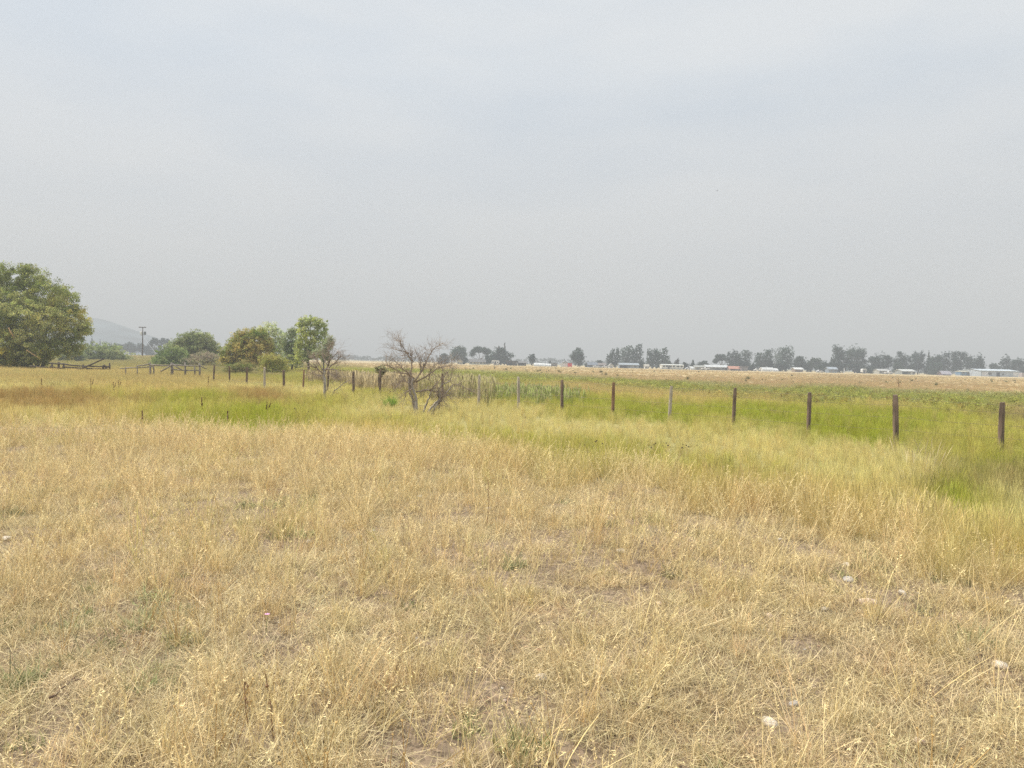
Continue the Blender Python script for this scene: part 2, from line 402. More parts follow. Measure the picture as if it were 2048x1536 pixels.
# ------------------------------------------------------------------ grass tufts
def blades(n, Lr, lean, curl, w, spread, seg=4, seed=0, prof='blade', base_z=-0.02, twist=0.4, clump=0.0):
    """returns verts, quads, cols for n curved blades. lean/curl: (lo,hi) radians from the vertical at root / added to the tip"""
    r = np.random.default_rng(seed)
    Ln = r.uniform(*Lr, n); az = r.uniform(0, 2 * np.pi, n)
    l0 = r.uniform(*lean, n); cu = r.uniform(*curl, n)
    rad = spread * np.sqrt(r.uniform(0, 1, n)); pa = r.uniform(0, 2 * np.pi, n)
    bx, by = rad * np.cos(pa), rad * np.sin(pa)
    if clump: az = np.where(r.uniform(0, 1, n) < clump, pa + r.normal(0, .5, n), az)
    t = np.linspace(0, 1, seg + 1)
    th = l0[:, None] + cu[:, None] * t[None] ** 1.5
    azs = az[:, None] + (r.normal(0, twist, n)[:, None]) * t[None]
    st = Ln[:, None] / seg
    dx, dy, dz = np.sin(th) * np.cos(azs) * st, np.sin(th) * np.sin(azs) * st, np.cos(th) * st
    cx = bx[:, None] + np.concatenate([np.zeros((n, 1)), np.cumsum(dx[:, :-1], 1)], 1)
    cy = by[:, None] + np.concatenate([np.zeros((n, 1)), np.cumsum(dy[:, :-1], 1)], 1)
    cz = base_z + np.concatenate([np.zeros((n, 1)), np.cumsum(dz[:, :-1], 1)], 1)
    cz = np.maximum(cz, 0.004 + 0.02 * r.uniform(0, 1, n)[:, None] * (t[None] > 0) + base_z * (t[None] == 0))
    wa = r.uniform(0, 2 * np.pi, n)[:, None]
    if prof == 'blade': wp = np.where(t < .5, 1, 1 - (t - .5) * 1.7)
    elif prof == 'stem': wp = np.full(seg + 1, 1.0); wp[-1] = .5
    elif prof == 'seed':        # thin stalk with a spindle-shaped head
        wp = np.where(t < .74, .55, 0.55 + 3.0 * np.sin(np.clip((t - .74) / .26, 0, 1) * np.pi) ** .7)
    wv = w * wp[None] * r.uniform(.7, 1.3, n)[:, None] / 2
    px, py = np.cos(wa) * wv, np.sin(wa) * wv
    v = np.stack([np.stack([cx - px, cy - py, cz], -1), np.stack([cx + px, cy + py, cz], -1)], 2)  # n,seg+1,2,3
    rv = r.uniform(0, 1, n)
    c = np.zeros_like(v); c[..., 0] = rv[:, None, None]; c[..., 1] = t[None, :, None]
    m = seg + 1
    b = (np.arange(n) * m * 2)[:, None] + (np.arange(seg) * 2)[None]
    q = np.stack([b, b + 1, b + 3, b + 2], -1).reshape(-1, 4)
    return v.reshape(-1, 3), q, c.reshape(-1, 3)
def join(parts):
    V, Q, C, o = [], [], [], 0
    for v, q, c in parts:
        V.append(v); Q.append(q + o); C.append(c); o += len(v)
    return np.concatenate(V), np.concatenate(Q), np.concatenate(C)
def panicles(n, H, seed, spread=.1, lean=(0, .35), w=.0022, spike=.016):
    """thin stems with open, drooping little side sprays near the top (brome, bluebunch)"""
    r = np.random.default_rng(seed); Vs, Qs, Cs, o = [], [], [], 0
    for k in range(n):
        L_ = r.uniform(*H); az = r.uniform(0, 6.28); ln = r.uniform(*lean); cu = r.uniform(0, .5)
        bx, by = r.normal(0, spread, 2); rv = r.uniform()
        m = 7; t = np.linspace(0, 1, m); th = ln + cu * t ** 2
        st = L_ / (m - 1)
        p = np.stack([bx + np.cumsum(np.sin(th) * np.cos(az) * st), by + np.cumsum(np.sin(th) * np.sin(az) * st), np.cumsum(np.cos(th) * st)], -1)
        p = p - p[0] + np.array([bx, by, -.02])
        wa = r.uniform(0, 6.28); s = np.array([math.cos(wa), math.sin(wa), 0]) * w / 2
        v = np.stack([p - s, p + s], 1).reshape(-1, 3)
        q = np.array([[2 * i, 2 * i + 1, 2 * i + 3, 2 * i + 2] for i in range(m - 1)])
        Vs.append(v); Qs.append(q + o); o += len(v)
        Cs.append(np.stack([np.full(2 * m, rv), np.repeat(t, 2), np.zeros(2 * m)], -1))
        for j in range(r.integers(8, 15)):
            tt = r.uniform(.62, 1.0); i = min(int(tt * (m - 1)), m - 2); f = tt * (m - 1) - i
            q0 = p[i] * (1 - f) + p[i + 1] * f
            a2 = r.uniform(0, 6.28); ll = spike * r.uniform(.6, 2.2) * (1.4 - tt * .5)
            d = np.array([math.cos(a2) * ll, math.sin(a2) * ll, ll * r.uniform(-.3, .9)])
            side = np.array([-math.sin(a2), math.cos(a2), 0.3]) * r.uniform(.0012, .0030)
            tip = q0 + d; mid = q0 + d * .6
            v = np.array([q0, mid - side, tip, mid + side])
            Vs.append(v); Qs.append(np.array([[0, 1, 2, 3]]) + o); o += 4
            Cs.append(np.tile([[(rv + .03) % 1, 1.0, 1]], (4, 1)))
    return np.concatenate(Vs), np.concatenate(Qs), np.concatenate(Cs)
def heads(n, H, seed, spread=.12, size=.008, lean=(0, .3)):
    "branched dry stalks carrying small round heads"
    r = np.random.default_rng(seed); A = []
    v, q, c = blades(n, H, lean, (0, .3), .0028, spread, 4, seed, 'stem')
    A.append((v, q, c))
    per = 10
    V, Q, o = [], [], 0
    for k in range(n):
        tip = (v[k * per + 8] + v[k * per + 9]) / 2; up = (v[k * per + 4] + v[k * per + 5]) / 2
        for j in range(r.integers(1, 5)):
            ce = tip * (1 - (f := r.uniform(0, .6) * (j > 0))) + up * f + (r.normal(0, .025, 3) if j else 0)
            s = size * r.uniform(.6, 1.3)
            pts = [ce + s * np.array(d) for d in ((1, 0, 0), (0, 1, 0), (-1, 0, 0), (0, -1, 0))]
            V += pts + [ce + [0, 0, s], ce - [0, 0, s]]
            for i in range(4):
                Q.append([o + i, o + (i + 1) % 4, o + 4, o + 4]); Q.append([o + i, o + (i + 1) % 4, o + 5, o + 5])
            o += 6
    V = np.array(V); Q = np.array(Q)
    # degenerate quads -> use thin split
    mid = []
    A.append((V, Q, np.tile([[.5, .5, 1]], (len(V), 1))))
    return A

def proto(name, vqc, mat):
    v, q, c = vqc
    me = new_mesh(name, v, q, mat, False, c)
    return bpy.data.objects.new(name, me)

def scatter(name, label, cat, protos, X, Y, scale, tint, idx=None, sz=None, tilt=0.12):
    n = len(X)
    Z = ground_z(X, Y)
    print('SCATTER', name, n)
    me = bpy.data.meshes.new(name + '_points')
    me.vertices.add(n); me.vertices.foreach_set('co', np.stack([X, Y, Z], -1).astype(np.float32).ravel())
    def A(nm, ty, val):
        a = me.attributes.new(nm, ty, 'POINT')
        if ty == 'FLOAT': a.data.foreach_set('value', np.asarray(val, np.float32))
        elif ty == 'INT': a.data.foreach_set('value', np.asarray(val, np.int32))
        elif ty == 'FLOAT_VECTOR': a.data.foreach_set('vector', np.asarray(val, np.float32).ravel())
        else:
            c = np.ones((n, 4), np.float32); c[:, :3] = val; a.data.foreach_set('color', c.ravel())
    A('tint', 'FLOAT_COLOR', np.clip(tint, 0.005, .95))
    A('idx', 'INT', rng.integers(0, len(protos), n) if idx is None else idx)
    s = np.ones((n, 3)) * np.asarray(scale)[:, None]
    if sz is not None: s[:, 2] *= sz
    A('scl', 'FLOAT_VECTOR', s)
    A('rot', 'FLOAT_VECTOR', np.stack([rng.normal(0, tilt, n), rng.normal(0, tilt, n), rng.uniform(0, 6.283, n)], -1))
    col = bpy.data.collections.new(name + '_kinds')
    for p in protos: col.objects.link(p)
    g = bpy.data.node_groups.new(name + '_nodes', 'GeometryNodeTree')
    g.interface.new_socket('Geometry', in_out='INPUT', socket_type='NodeSocketGeometry')
    g.interface.new_socket('Geometry', in_out='OUTPUT', socket_type='NodeSocketGeometry')
    gi = g.nodes.new('NodeGroupInput'); go = g.nodes.new('NodeGroupOutput')
    ci = g.nodes.new('GeometryNodeCollectionInfo'); ci.inputs['Collection'].default_value = col
    ci.inputs['Separate Children'].default_value = True; ci.inputs['Reset Children'].default_value = True
    ip = g.nodes.new('GeometryNodeInstanceOnPoints'); ip.inputs['Pick Instance'].default_value = True
    def NA(nm, ty):
        a = g.nodes.new('GeometryNodeInputNamedAttribute'); a.data_type = ty; a.inputs['Name'].default_value = nm; return a.outputs['Attribute']
    g.links.new(gi.outputs[0], ip.inputs['Points']); g.links.new(ci.outputs[0], ip.inputs['Instance'])
    g.links.new(NA('idx', 'INT'), ip.inputs['Instance Index'])
    er = g.nodes.new('FunctionNodeEulerToRotation'); g.links.new(NA('rot', 'FLOAT_VECTOR'), er.inputs[0]); g.links.new(er.outputs[0], ip.inputs['Rotation'])
    g.links.new(NA('scl', 'FLOAT_VECTOR'), ip.inputs['Scale'])
    g.links.new(ip.outputs[0], go.inputs[0])
    o = link(name, me)
    md = o.modifiers.new('scatter', 'NODES'); md.node_group = g
    tag(o, label, cat, None, 'stuff')
    return o

def wedge(r0, r1, dens, half=R(40), power=0.0):
    """random ground points in front of the camera; dens(points/m2) at r0, falling as (r0/r)^power"""
    k = 2 - power
    if abs(k) < 1e-3:
        n = int(dens * 2 * half * r0 ** 2 * math.log(r1 / r0)); r = r0 * np.exp(rng.uniform(0, 1, n) * math.log(r1 / r0))
    else:
        n = int(dens * 2 * half * r0 ** power * (r1 ** k - r0 ** k) / k)
        r = (rng.uniform(0, 1, n) * (r1 ** k - r0 ** k) + r0 ** k) ** (1 / k)
    a = rng.uniform(-half, half, n)
    return r * np.sin(a), r * np.cos(a)

B_THATCH = mat_blade('thatch_blade', True, .2, (0.76, 0.63, 0.38), .25, .45, .6)
B_STEM = mat_blade('straw_blade', True, .22, (0.82, 0.67, 0.36), .25, .5, .6)
B_MEADOW = mat_blade('meadow_blade', True, .4, (0.76, 0.62, 0.26), .14, .72, .42)
B_FAR = mat_blade('field_blade', True, .4, (0.70, 0.56, 0.32), .1, .8, .3)
B_WEED = mat_blade('weed_blade', True, .35, (0.52, 0.48, 0.20), .15, .75, .5)

# thatch: matted criss-cross dry blades hugging the soil
th = [proto('thatch', join([blades(105, (.05, .24), (.9, 1.5), (-.35, .35), .0031, .20, 3, 100 + k, twist=.45),
                            blades(44, (.04, .15), (.1, .9), (.0, .7), .0029, .20, 4, 200 + k, twist=.9)]), B_THATCH) for k in range(5)]
# upright thin straws with sprays
stm = []
for k in range(5):
    stm.append(proto('dry_tuft', join([blades(22, (.10, .36), (.05, .8), (.0, .45), .0031, .07, 5, 300 + k),
                                       panicles(7, (.24, .48), 330 + k, .07, (0.02, .5), .0027, .017),
                                       blades(3, (.3, .55), (.1, .7), (0, .4), .0036, .05, 5, 360 + k, 'stem', twist=.2)]), B_STEM))
for k in range(2):
    stm.append(proto('long_straw', join([blades(9, (.30, .62), (.15, 1.05), (0, .45), .0036, .05, 5, 400 + k, 'stem', twist=.15),
                                         panicles(3, (.3, .5), 420 + k, .05, (.1, .7))]), B_STEM))
mdw = []
for k in range(6):
    mdw.append(proto('meadow_tuft', join([blades(105, (.45, .95), (.0, .40), (.05, .8), .0036, .18, 4, 500 + k),
                                          blades(26, (.75, 1.1), (.0, .25), (.0, .35), .0036, .16, 6, 530 + k, 'seed', twist=.2)]), B_MEADOW))
fine = []
for k in range(4):
    fine.append(proto('fine_tuft', join([blades(60, (.30, .75), (.0, .6), (.1, 1.0), .0038, .16, 4, 560 + k),
                                         panicles(12, (.6, 1.0), 580 + k, .11, (0.02, .45), .0026, .028)]), B_MEADOW))
farp = []
for k in range(5):
    farp.append(proto('field_patch', join([blades(230, (.5, 1.0), (.0, .5), (.05, .7), .018, 1.6, 3, 600 + k),
                                           blades(40, (.8, 1.15), (.0, .2), (0, .3), .008, 1.6, 4, 640 + k, 'seed')]), B_FAR))
wd = []
for k in range(5):
    r_ = np.random.default_rng(700 + k); parts = []
    for j in range(16):
        v, q, c = blades(14, (.10, .24), (.5, 1.4), (-.3, .6), .042, .02, 3, 7000 + k * 50 + j, base_z=0, twist=.3)
        off = np.array([*r_.normal(0, .16, 2), r_.uniform(.1, .9)]); v = v + off
        parts.append((v, q, c))
    parts.append(blades(14, (.6, 1.0), (0, .25), (0, .3), .010, .2, 4, 760 + k, 'stem'))
    wd.append(proto('weed_tuft', join(parts), B_WEED))

def jit(t, amt=.13):
    n = len(t)
    return t * (1 + rng.normal(0, amt, (n, 1))) * (1 + rng.normal(0, .035, (n, 3)))

# 1. thatch in the foreground
X, Y = wedge(1.3, 17, 105, R(50), power=.42)
t, h, s, wdn = cover(X, Y)
bare = fbm(X * .9, Y * .9, 41)
keep = (s > .3) & (rng.uniform(0, 1, len(X)) < np.clip(1.3 - 1.6 * sstep(.46, .66, bare), .25, 1))
X, Y, t, bare = X[keep], Y[keep], t[keep], bare[keep]
warm = fbm(X * .5, Y * .5, 42)[:, None]
tt = jit(t * (1 + (warm - .5) * np.array([.1, .2, .5])), .14) * .92
mask = rng.uniform(0, 1, len(X)) < .12
tt[mask] = tt[mask] * np.array([.70, .60, .56])
print('thatch', len(X))
scatter('dry_thatch', 'matted pale straw thatch lying over the stony foreground soil', 'dry grass', th, X, Y, rng.uniform(.55, 1.15, len(X)), tt)

# 2. thin stems in the foreground
X, Y = wedge(1.5, 18, 44, R(50), power=.25)
t, h, s, wdn = cover(X, Y)
cl = fbm(X * 1.1, Y * 1.1, 43); edge = sstep(-4.5, .3, Y - edge_y(X))
keep = (s > .25) & (rng.uniform(0, 1, len(X)) < np.clip(.34 + 1.3 * sstep(.40, .68, cl) + .8 * edge, 0, 1))
X, Y, t, cl, edge = X[keep], Y[keep], t[keep], cl[keep], edge[keep]
tt = jit(t, .1) * np.array([1.03, 1.0, .93])
g_ = (fbm(X * .7, Y * .7, 44) > .66)[:, None] & (rng.uniform(0, 1, (len(X), 1)) < .35)
tt = np.where(g_, tt * np.array([.72, .84, .55]), tt)
low = .78 + .22 * sstep(3.5, 9.5, np.hypot(X, Y))

sc = rng.uniform(.5, 1.2, len(X)) * (1 + .25 * edge) * low
print('stems', len(X))
scatter('dry_grass', 'thin pale dry grass stems with open seed sprays on the near rise', 'dry grass', stm, X, Y, sc, tt,
        idx=np.where(rng.uniform(0, 1, len(X)) < .20, rng.integers(5, 7, len(X)), rng.integers(0, 5, len(X))))

# low grey green herbs hugging the soil, mostly to the right
hb = []
for k in range(3):
    hb.append(proto('low_herb', join([blades(60, (.03, .10), (.2, 1.4), (-.2, .6), .010, .10, 2, 1700 + k), blades(14, (.10, .24), (.1, .8), (0, .4), .004, .06, 4, 1720 + k)]), B_WEED))
X, Y = wedge(2.2, 11, 16, power=.3)
t, h, s, wdn = cover(X, Y)
pn = fbm(X * .8 + 20, Y * 1.3, 51) + .16 * np.exp(-((X - 2.6) / 1.3) ** 2 - ((Y - 5.9) / .7) ** 2)
keep = (s > .3) & (rng.uniform(0, 1, len(X)) < np.clip(3.6 * (pn - .56), 0.015, .9))
X, Y = X[keep], Y[keep]
scatter('low_herbs', 'low grey green weeds creeping through the thin foreground straw', 'weeds', hb, X, Y, rng.uniform(.5, 1.3, len(X)), jit(np.tile([[.36, .37, .20]], (len(X), 1)), .2))

# 3. meadow between the rise and the fence and past it
X, Y = wedge(6, 62, 34, R(44), power=.65)
t, h, s, wdn = cover(X, Y)
keep = (s < .75) & (rng.uniform(0, 1, len(X)) < 1 - .75 * wdn)
X, Y, t, h = X[keep], Y[keep], t[keep], h[keep]
tt = jit(t, .12)
gold = rng.uniform(0, 1, len(X)) < .10
tt[gold] = tt[gold] * .35 + np.array([.60, .46, .2]) * .65
tal = fbm(X * .25, Y * .25, 45)
sc = h * (1.0 + .5 * (tal - .5)) * rng.uniform(.75, 1.25, len(X)) * 1.05
fi = fbm(X * .3 + 7, Y * .16, 46) + rng.normal(0, .08, len(X)) > .52
print('meadow', len(X))
scatter('meadow_grass', 'tall green and golden grass filling the hollow up to the fence', 'grass', mdw + fine, X, Y, sc, tt,
        idx=np.where(fi, 6 + rng.integers(0, 4, len(X)), rng.integers(0, 6, len(X))), sz=None)

# 4. broad-leaved weeds past the fence
X, Y = wedge(16, 120, 14, power=1.0)
t, h, s, wdn = cover(X, Y)
keep = (rng.uniform(0, 1, len(X)) < wdn * 1.1)
X, Y, t, h = X[keep], Y[keep], t[keep], h[keep]
n = len(X); tt = jit(t, .22)
u1 = rng.uniform(0, 1, n); patch = fbm(X * .3, Y * .3, 47)
rust = (u1 < .06 + .30 * sstep(.52, .7, patch)); tt[rust] = tt[rust] * .3 + np.array([.40, .26, .06]) * .7
pal = (u1 > .88); tt[pal] = tt[pal] * .4 + np.array([.48, .50, .24]) * .6
print('weeds', n)
scatter('leafy_weeds', 'rank green broad leaved weeds growing beyond the fence', 'weeds', wd, X, Y, h * rng.uniform(.8, 1.5, n), tt)

# 5. far field
X, Y = wedge(50, 330, 2.4, power=1.2)
t, h, s, wdn = cover(X, Y)
n = len(X); tt = jit(t, .03) * .95
pt = fbm(X * .018, Y * .05, 48)[:, None]
tt = tt * (1 + (pt - .5) * .35)
print('far', n)
scatter('field_grass', 'pale cured grass of the open field running to the houses', 'grass', farp, X, Y, h * rng.uniform(.8, 1.3, n) * 1.0, tt,)

# 6. scattered dark weeds far out in the field
X, Y = wedge(75, 260, .016, power=.6)
k = (fbm(X * .02, Y * .045, 49) > .52) & (X / Y > -.12)
X, Y = X[k], Y[k]; n = len(X)
scatter('field_weeds', 'small dark olive weeds dotted about the open field', 'weeds', [proto('field_weed', join([blades(60, (.5, 1.1), (0, .9), (0, .6), .07, .35, 3, 900 + q_)]), B_WEED) for q_ in range(3)],
        X, Y, rng.uniform(.25, .7, n), jit(np.tile([[.16, .15, .07]], (n, 1)), .3))

# ------------------------------------------------------------------ trees
def leaf_cloud(centres, radii, n_per, size, cols, colvar=.18, aspect=.45, droop=0.0, seed=0, gain=1.0):
    """quads scattered round clump centres; cols per clump"""
    r = np.random.default_rng(seed)
    C = np.repeat(centres, n_per, 0); Rr = np.repeat(radii, n_per)[:, None]; K = np.repeat(cols, n_per, 0)
    n = len(C)
    d = r.normal(0, 1, (n, 3)); d /= np.linalg.norm(d, axis=1, keepdims=True)
    p = C + d * Rr * r.uniform(.15, 1, (n, 1)) ** .6 * np.array([1, 1, .8])
    a = r.normal(0, 1, (n, 3)); a[:, 2] -= droop * 2; a /= np.linalg.norm(a, axis=1, keepdims=True)
    b = np.cross(a, r.normal(0, 1, (n, 3))); b /= np.linalg.norm(b, axis=1, keepdims=True) + 1e-9
    s = size * r.uniform(.55, 1.35, (n, 1))
    V = np.stack([p - a * s * .5, p + b * s * aspect * .5, p + a * s * .5, p - b * s * aspect * .5], 1).reshape(-1, 3)
    Q = np.arange(4 * n).reshape(-1, 4)
    K = K * gain * (1 + r.normal(0, colvar, (n, 1))) * (1 + r.normal(0, .06, (n, 3)))
    return V, Q, np.repeat(np.clip(K, .004, .9), 4, 0)

def lobes_for(kind, W, H, r):
    "list of (x,y,z,rx,ry,rz) in metres, z from the ground"
    L_ = []
    if kind == 'round':
        L_.append((0, 0, H * .55, W * .42, W * .40, H * .38))
        for i in range(7):
            a = r.uniform(0, 6.28); L_.append((math.cos(a) * W * .26, math.sin(a) * W * .26, H * r.uniform(.38, .76), W * .22, W * .22, H * .20))
        L_.append((r.uniform(-.1, .1) * W, 0, H * .82, W * .22, W * .22, H * .17))
    elif kind == 'tall':
        m = max(2, int(round(W / 4)))
        for i in range(m):
            x = (i + .5) / m * W - W / 2; hh = H * (1 if i == m // 2 else r.uniform(.80, .98))
            for q in range(5): 
                f = (q + .5) / 5
                L_.append((x * (.75 + .3 * math.sin(f * 3)) + r.normal(0, .04) * W, r.normal(0, .12) * W, hh * (.12 + .80 * f), W / m * (.80 - .36 * f), W / m * .7, hh * .14))
        L_.append((0, 0, H * .42, W * .40, W * .3, H * .36))
    elif kind == 'bush':
        m = max(3, int(round(W / 3)))
        for i in range(m * 2):
            x = r.uniform(-.36, .36); L_.append((x * W, r.uniform(-.3, .3) * W * .7, H * r.uniform(.2, .68) * (1.1 - 1.1 * abs(x)), W * .5 / m + W * .09, W * .22, H * .30))
        L_.append((r.uniform(-.1, .1) * W, 0, H * .72, W * .22, W * .2, H * .27))
    elif kind == 'vase':
        for i in range(8):
            x = r.uniform(-.38, .38); L_.append((x * W, r.uniform(-.25, .25) * W, H * (.90 - .9 * x * x - r.uniform(0, .18)), W * .17, W * .17, H * .11))
        L_.append((-.34 * W, 0, H * .55, W * .15, W * .14, H * .13))
    elif kind == 'conifer':
        for i in range(9):
            f = i / 8.0; L_.append((0, 0, H * (.10 + .84 * f), W * .5 * (1 - f * .93), W * .5 * (1 - f * .93), H * .07))
    elif kind == 'broad':
        m = max(4, int(round(W / 3.0)))
        for i in range(m * 3):
            x = r.uniform(-.40, .40); top = math.sqrt(1 - 3.2 * x * x)
            L_.append((x * W, r.uniform(-.28, .28) * W, H * top * r.uniform(.22, .88), W * .13, W * .13, H * .125))
        L_.append((0, 0, H * .5, W * .36, W * .3, H * .36))
    return L_

def px_lobes(uc, Y, L_):
    x0, y0, z0 = place(uc, Y); o = []
    for (u, v, ru, rv) in L_:
        q = P(u, v, Y); o.append((q[0] - x0, rng.normal(0, .35) * ru / F * Y, max(q[2] - z0, .3), ru / F * Y, ru / F * Y * .9, rv / F * Y))
    return o
def tree(name, label, cat, u0, u1, vt, Y, kind='round', col=(.055, .075, .035), col2=None, leafs=2600, size=.42, group=None, trunk=True,
         lobes=None, seed=None, frac=.75, aspect=.6, droop=0., clump_r=.0, barkmat=None, sag=.02, base=None):
    seed = seed if seed is not None else (hash((u0, u1, vt)) & 0xFFFF)
    seed = int(u0 * 31 + u1 * 17 + vt * 7) & 0xFFFF
    r = np.random.default_rng(seed)
    uc = (u0 + u1) / 2
    x, y, z = place(uc, Y)
    W = (u1 - u0) / F * Y
    top = P(uc, vt, Y)[2]
    H = top - z
    t = thing(name, label, cat, (x, y, z), 0, group)
    lb = lobes or lobes_for(kind, W, H, r)
    if kind == 'bush' and lobes: lb = list(lb) + [(g[0], g[1], g[2] * .35, g[3], g[4], g[2] * .35) for g in lb]
    lb = np.array(lb, float)
    lb[:, 3:6] *= 1.12 if kind in ('tall', 'bush', 'broad') else 1.0
    vol = (lb[:, 3] * lb[:, 4] * lb[:, 5]) ** .66; vol /= vol.sum()
    ncl = max(24, int(leafs / 26))
    which = r.choice(len(lb), ncl, p=vol)
    d = r.normal(0, 1, (ncl, 3)); d /= np.linalg.norm(d, axis=1, keepdims=True)
    q = lb[which]
    cen = q[:, :3] + d * q[:, 3:6] * np.where(r.uniform(0, 1, (ncl, 1)) < .14, r.uniform(.95, 1.28, (ncl, 1)), r.uniform(.35, 1.0, (ncl, 1)))
    cen[:, 2] = np.maximum(cen[:, 2], H * .03)
    cr_ = clump_r or min(W, H) * .085
    rad = cr_ * r.uniform(.45, 1.3, ncl)
    c1 = np.array(col); c2 = np.array(col2 if col2 is not None else c1 * np.array([1.35, 1.2, 1.0]))
    mixf = np.clip(fbm(cen[:, 0] / W * 3.3 + 3, cen[:, 2] / H * 3.3, seed & 63) * 1.9 - .5 + r.normal(0, .22, ncl), 0, 1)[:, None]
    cols = (c1 * (1 - mixf) + c2 * mixf) * (1 + r.normal(0, .18, (ncl, 1)))
    if Y > 300: cols = cols * np.array([.66, .92, 1.10])  # far trees: blue cast of the haze put into the leaf colour
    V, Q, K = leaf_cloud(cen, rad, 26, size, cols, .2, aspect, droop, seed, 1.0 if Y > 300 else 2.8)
    link('crown', new_mesh('crown', V, Q, LEAF if kind != 'conifer' else NEEDLE, False, K), t)
    if trunk:
        m = MB(); tr = H * .022
        fork = {'vase': .22, 'bush': .05, 'conifer': .9}.get(kind, .30)
        bend = r.normal(0, .02 * H, 2)
        base_p = [(0, 0, -.3), (bend[0] * .5, bend[1] * .5, H * fork * .5), (bend[0], bend[1], H * fork)]
        m.tube(base_p, [tr * 1.25, tr, tr * .8], 7)
        big = lb[np.argsort(-vol)[:7]] if kind != 'conifer' else []
        for g in big:
            e = np.array([g[0], g[1], g[2]]); s = np.array(base_p[-1]) - [0, 0, H * fork * r.uniform(0, .3)]
            mid = s * .5 + e * .5 + np.array([0, 0, -.06 * H if kind == 'vase' else 0]) + r.normal(0, .02 * H, 3)
            m.tube([s, mid, e, e + (e - mid) * .5], [tr * .6, tr * .42, tr * .22, tr * .06], 5)
        m.build('trunk', barkmat or BARK, t, smooth=True)
    return t

# -- the big willow at the left edge -------------------------------------------------
def big_willow():
    Y = 82.0
    x0, y0, z0 = place(55, Y)
    def q(u, v, dy, ru, rv, ry):
        p = P(u, v, Y); return (p[0] - x0, dy, p[2] - z0, ru / F * Y, ry, rv / F * Y)
    lb = [q(5, 545, 0, 22, 22, 1.2), q(-30, 560, 1, 30, 34, 1.6), q(58, 560, .4, 30, 30, 1.5), q(48, 540, .2, 14, 12, .8), q(20, 590, 0, 48, 36, 2.4),
          q(95, 595, 0, 40, 34, 2.2), q(128, 600, -.2, 26, 26, 1.6), q(140, 640, 0, 34, 40, 2.2), q(110, 640, -1.2, 46, 44, 2.6), q(60, 630, -1.5, 50, 44, 2.8), q(0, 640, -1, 50, 50, 2.8),
          q(-60, 620, .5, 50, 60, 3.0), q(160, 655, .3, 17, 16, 1.1), q(150, 684, .2, 20, 20, 1.3), q(120, 695, -.6, 40, 24, 2.2), q(80, 685, -1.5, 50, 38, 2.8), q(30, 690, -2, 50, 40, 3.0),
          q(-30, 690, -1, 60, 46, 3.0), q(60, 715, -1.4, 62, 20, 2.6), q(0, 720, -1.4, 60, 18, 2.6)]
    H = P(50, 527, Y)[2] - z0
    t = thing('willow_tree', 'large spreading olive green willow, the biggest and nearest tree at the left edge', 'tree', (x0, y0, z0))
    r = np.random.default_rng(77); lb = np.array(lb)
    vol = (lb[:, 3] * lb[:, 4] * lb[:, 5]) ** .6; vol /= vol.sum(); ncl = 2700
    wh = r.choice(len(lb), ncl, p=vol); d = r.normal(0, 1, (ncl, 3)); d /= np.linalg.norm(d, axis=1, keepdims=True)
    cen = lb[wh][:, :3] + d * lb[wh][:, 3:6] * np.where(r.uniform(0, 1, (ncl, 1)) < .12, r.uniform(.95, 1.2, (ncl, 1)), r.uniform(.3, 1.0, (ncl, 1)) ** .7)
    cen[:, 2] = np.maximum(cen[:, 2], .25)
    a = np.array([.072, .084, .020]); b = np.array([.170, .170, .070]); c = np.array([.20, .165, .035])
    f1 = np.clip(fbm(cen[:, 0] * .55 + 9, cen[:, 2] * .55, 3) * 2.4 - .75 + r.normal(0, .2, ncl), 0, 1)[:, None]
    f2 = (np.clip(fbm(cen[:, 0] * .8 + 2, cen[:, 2] * .5 + 4, 6) * 4 - 2.35, 0, 1) * (cen[:, 2] < H * .75))[:, None]
    cols = (a * (1 - f1) + b * f1) * (1 - f2 * .8) + c * f2 * .8
    cols *= 1 + r.normal(0, .2, (ncl, 1))
    V, Q, K = leaf_cloud(cen, r.uniform(.28, .62, ncl), 60, .21, cols, .30, .34, .35, 5, 3.1)
    link('crown', new_mesh('crown', V, Q, LEAF, False, K), t)
    m = MB()
    for (bx, ex) in ((-1.2, -4.5), (-.5, -2.2), (.3, .8), (.9, 3.4), (1.4, 5.2), (-.2, 0.1)):
        e = H * (.85 - .05 * abs(ex)); m.tube([(bx, 0, -.3), (bx * .6 + ex * .3, .2, e * .35), (ex * .75, -.2, e * .65), (ex, 0, e)], [.24, .14, .07, .03], 6)
    m.build('trunk', BARK, t, smooth=True)
    # a few bare yellowish limbs showing in the crown
    TANL = mat_simple('tan_limb', (.42, .26, .13), .9, .2)
    for pts in (((17, 656), (24, 668), (27, 678)), ((53, 700), (68, 710), (82, 718)), ((18, 655), (20, 664), (30, 676))):
        MB().tube([np.array(P(u, v, Y - 4.2)) - [x0, y0, z0] for u, v in pts], [.045, .04, .02], 5).build('bare_limb', TANL, t, smooth=True)
big_willow()

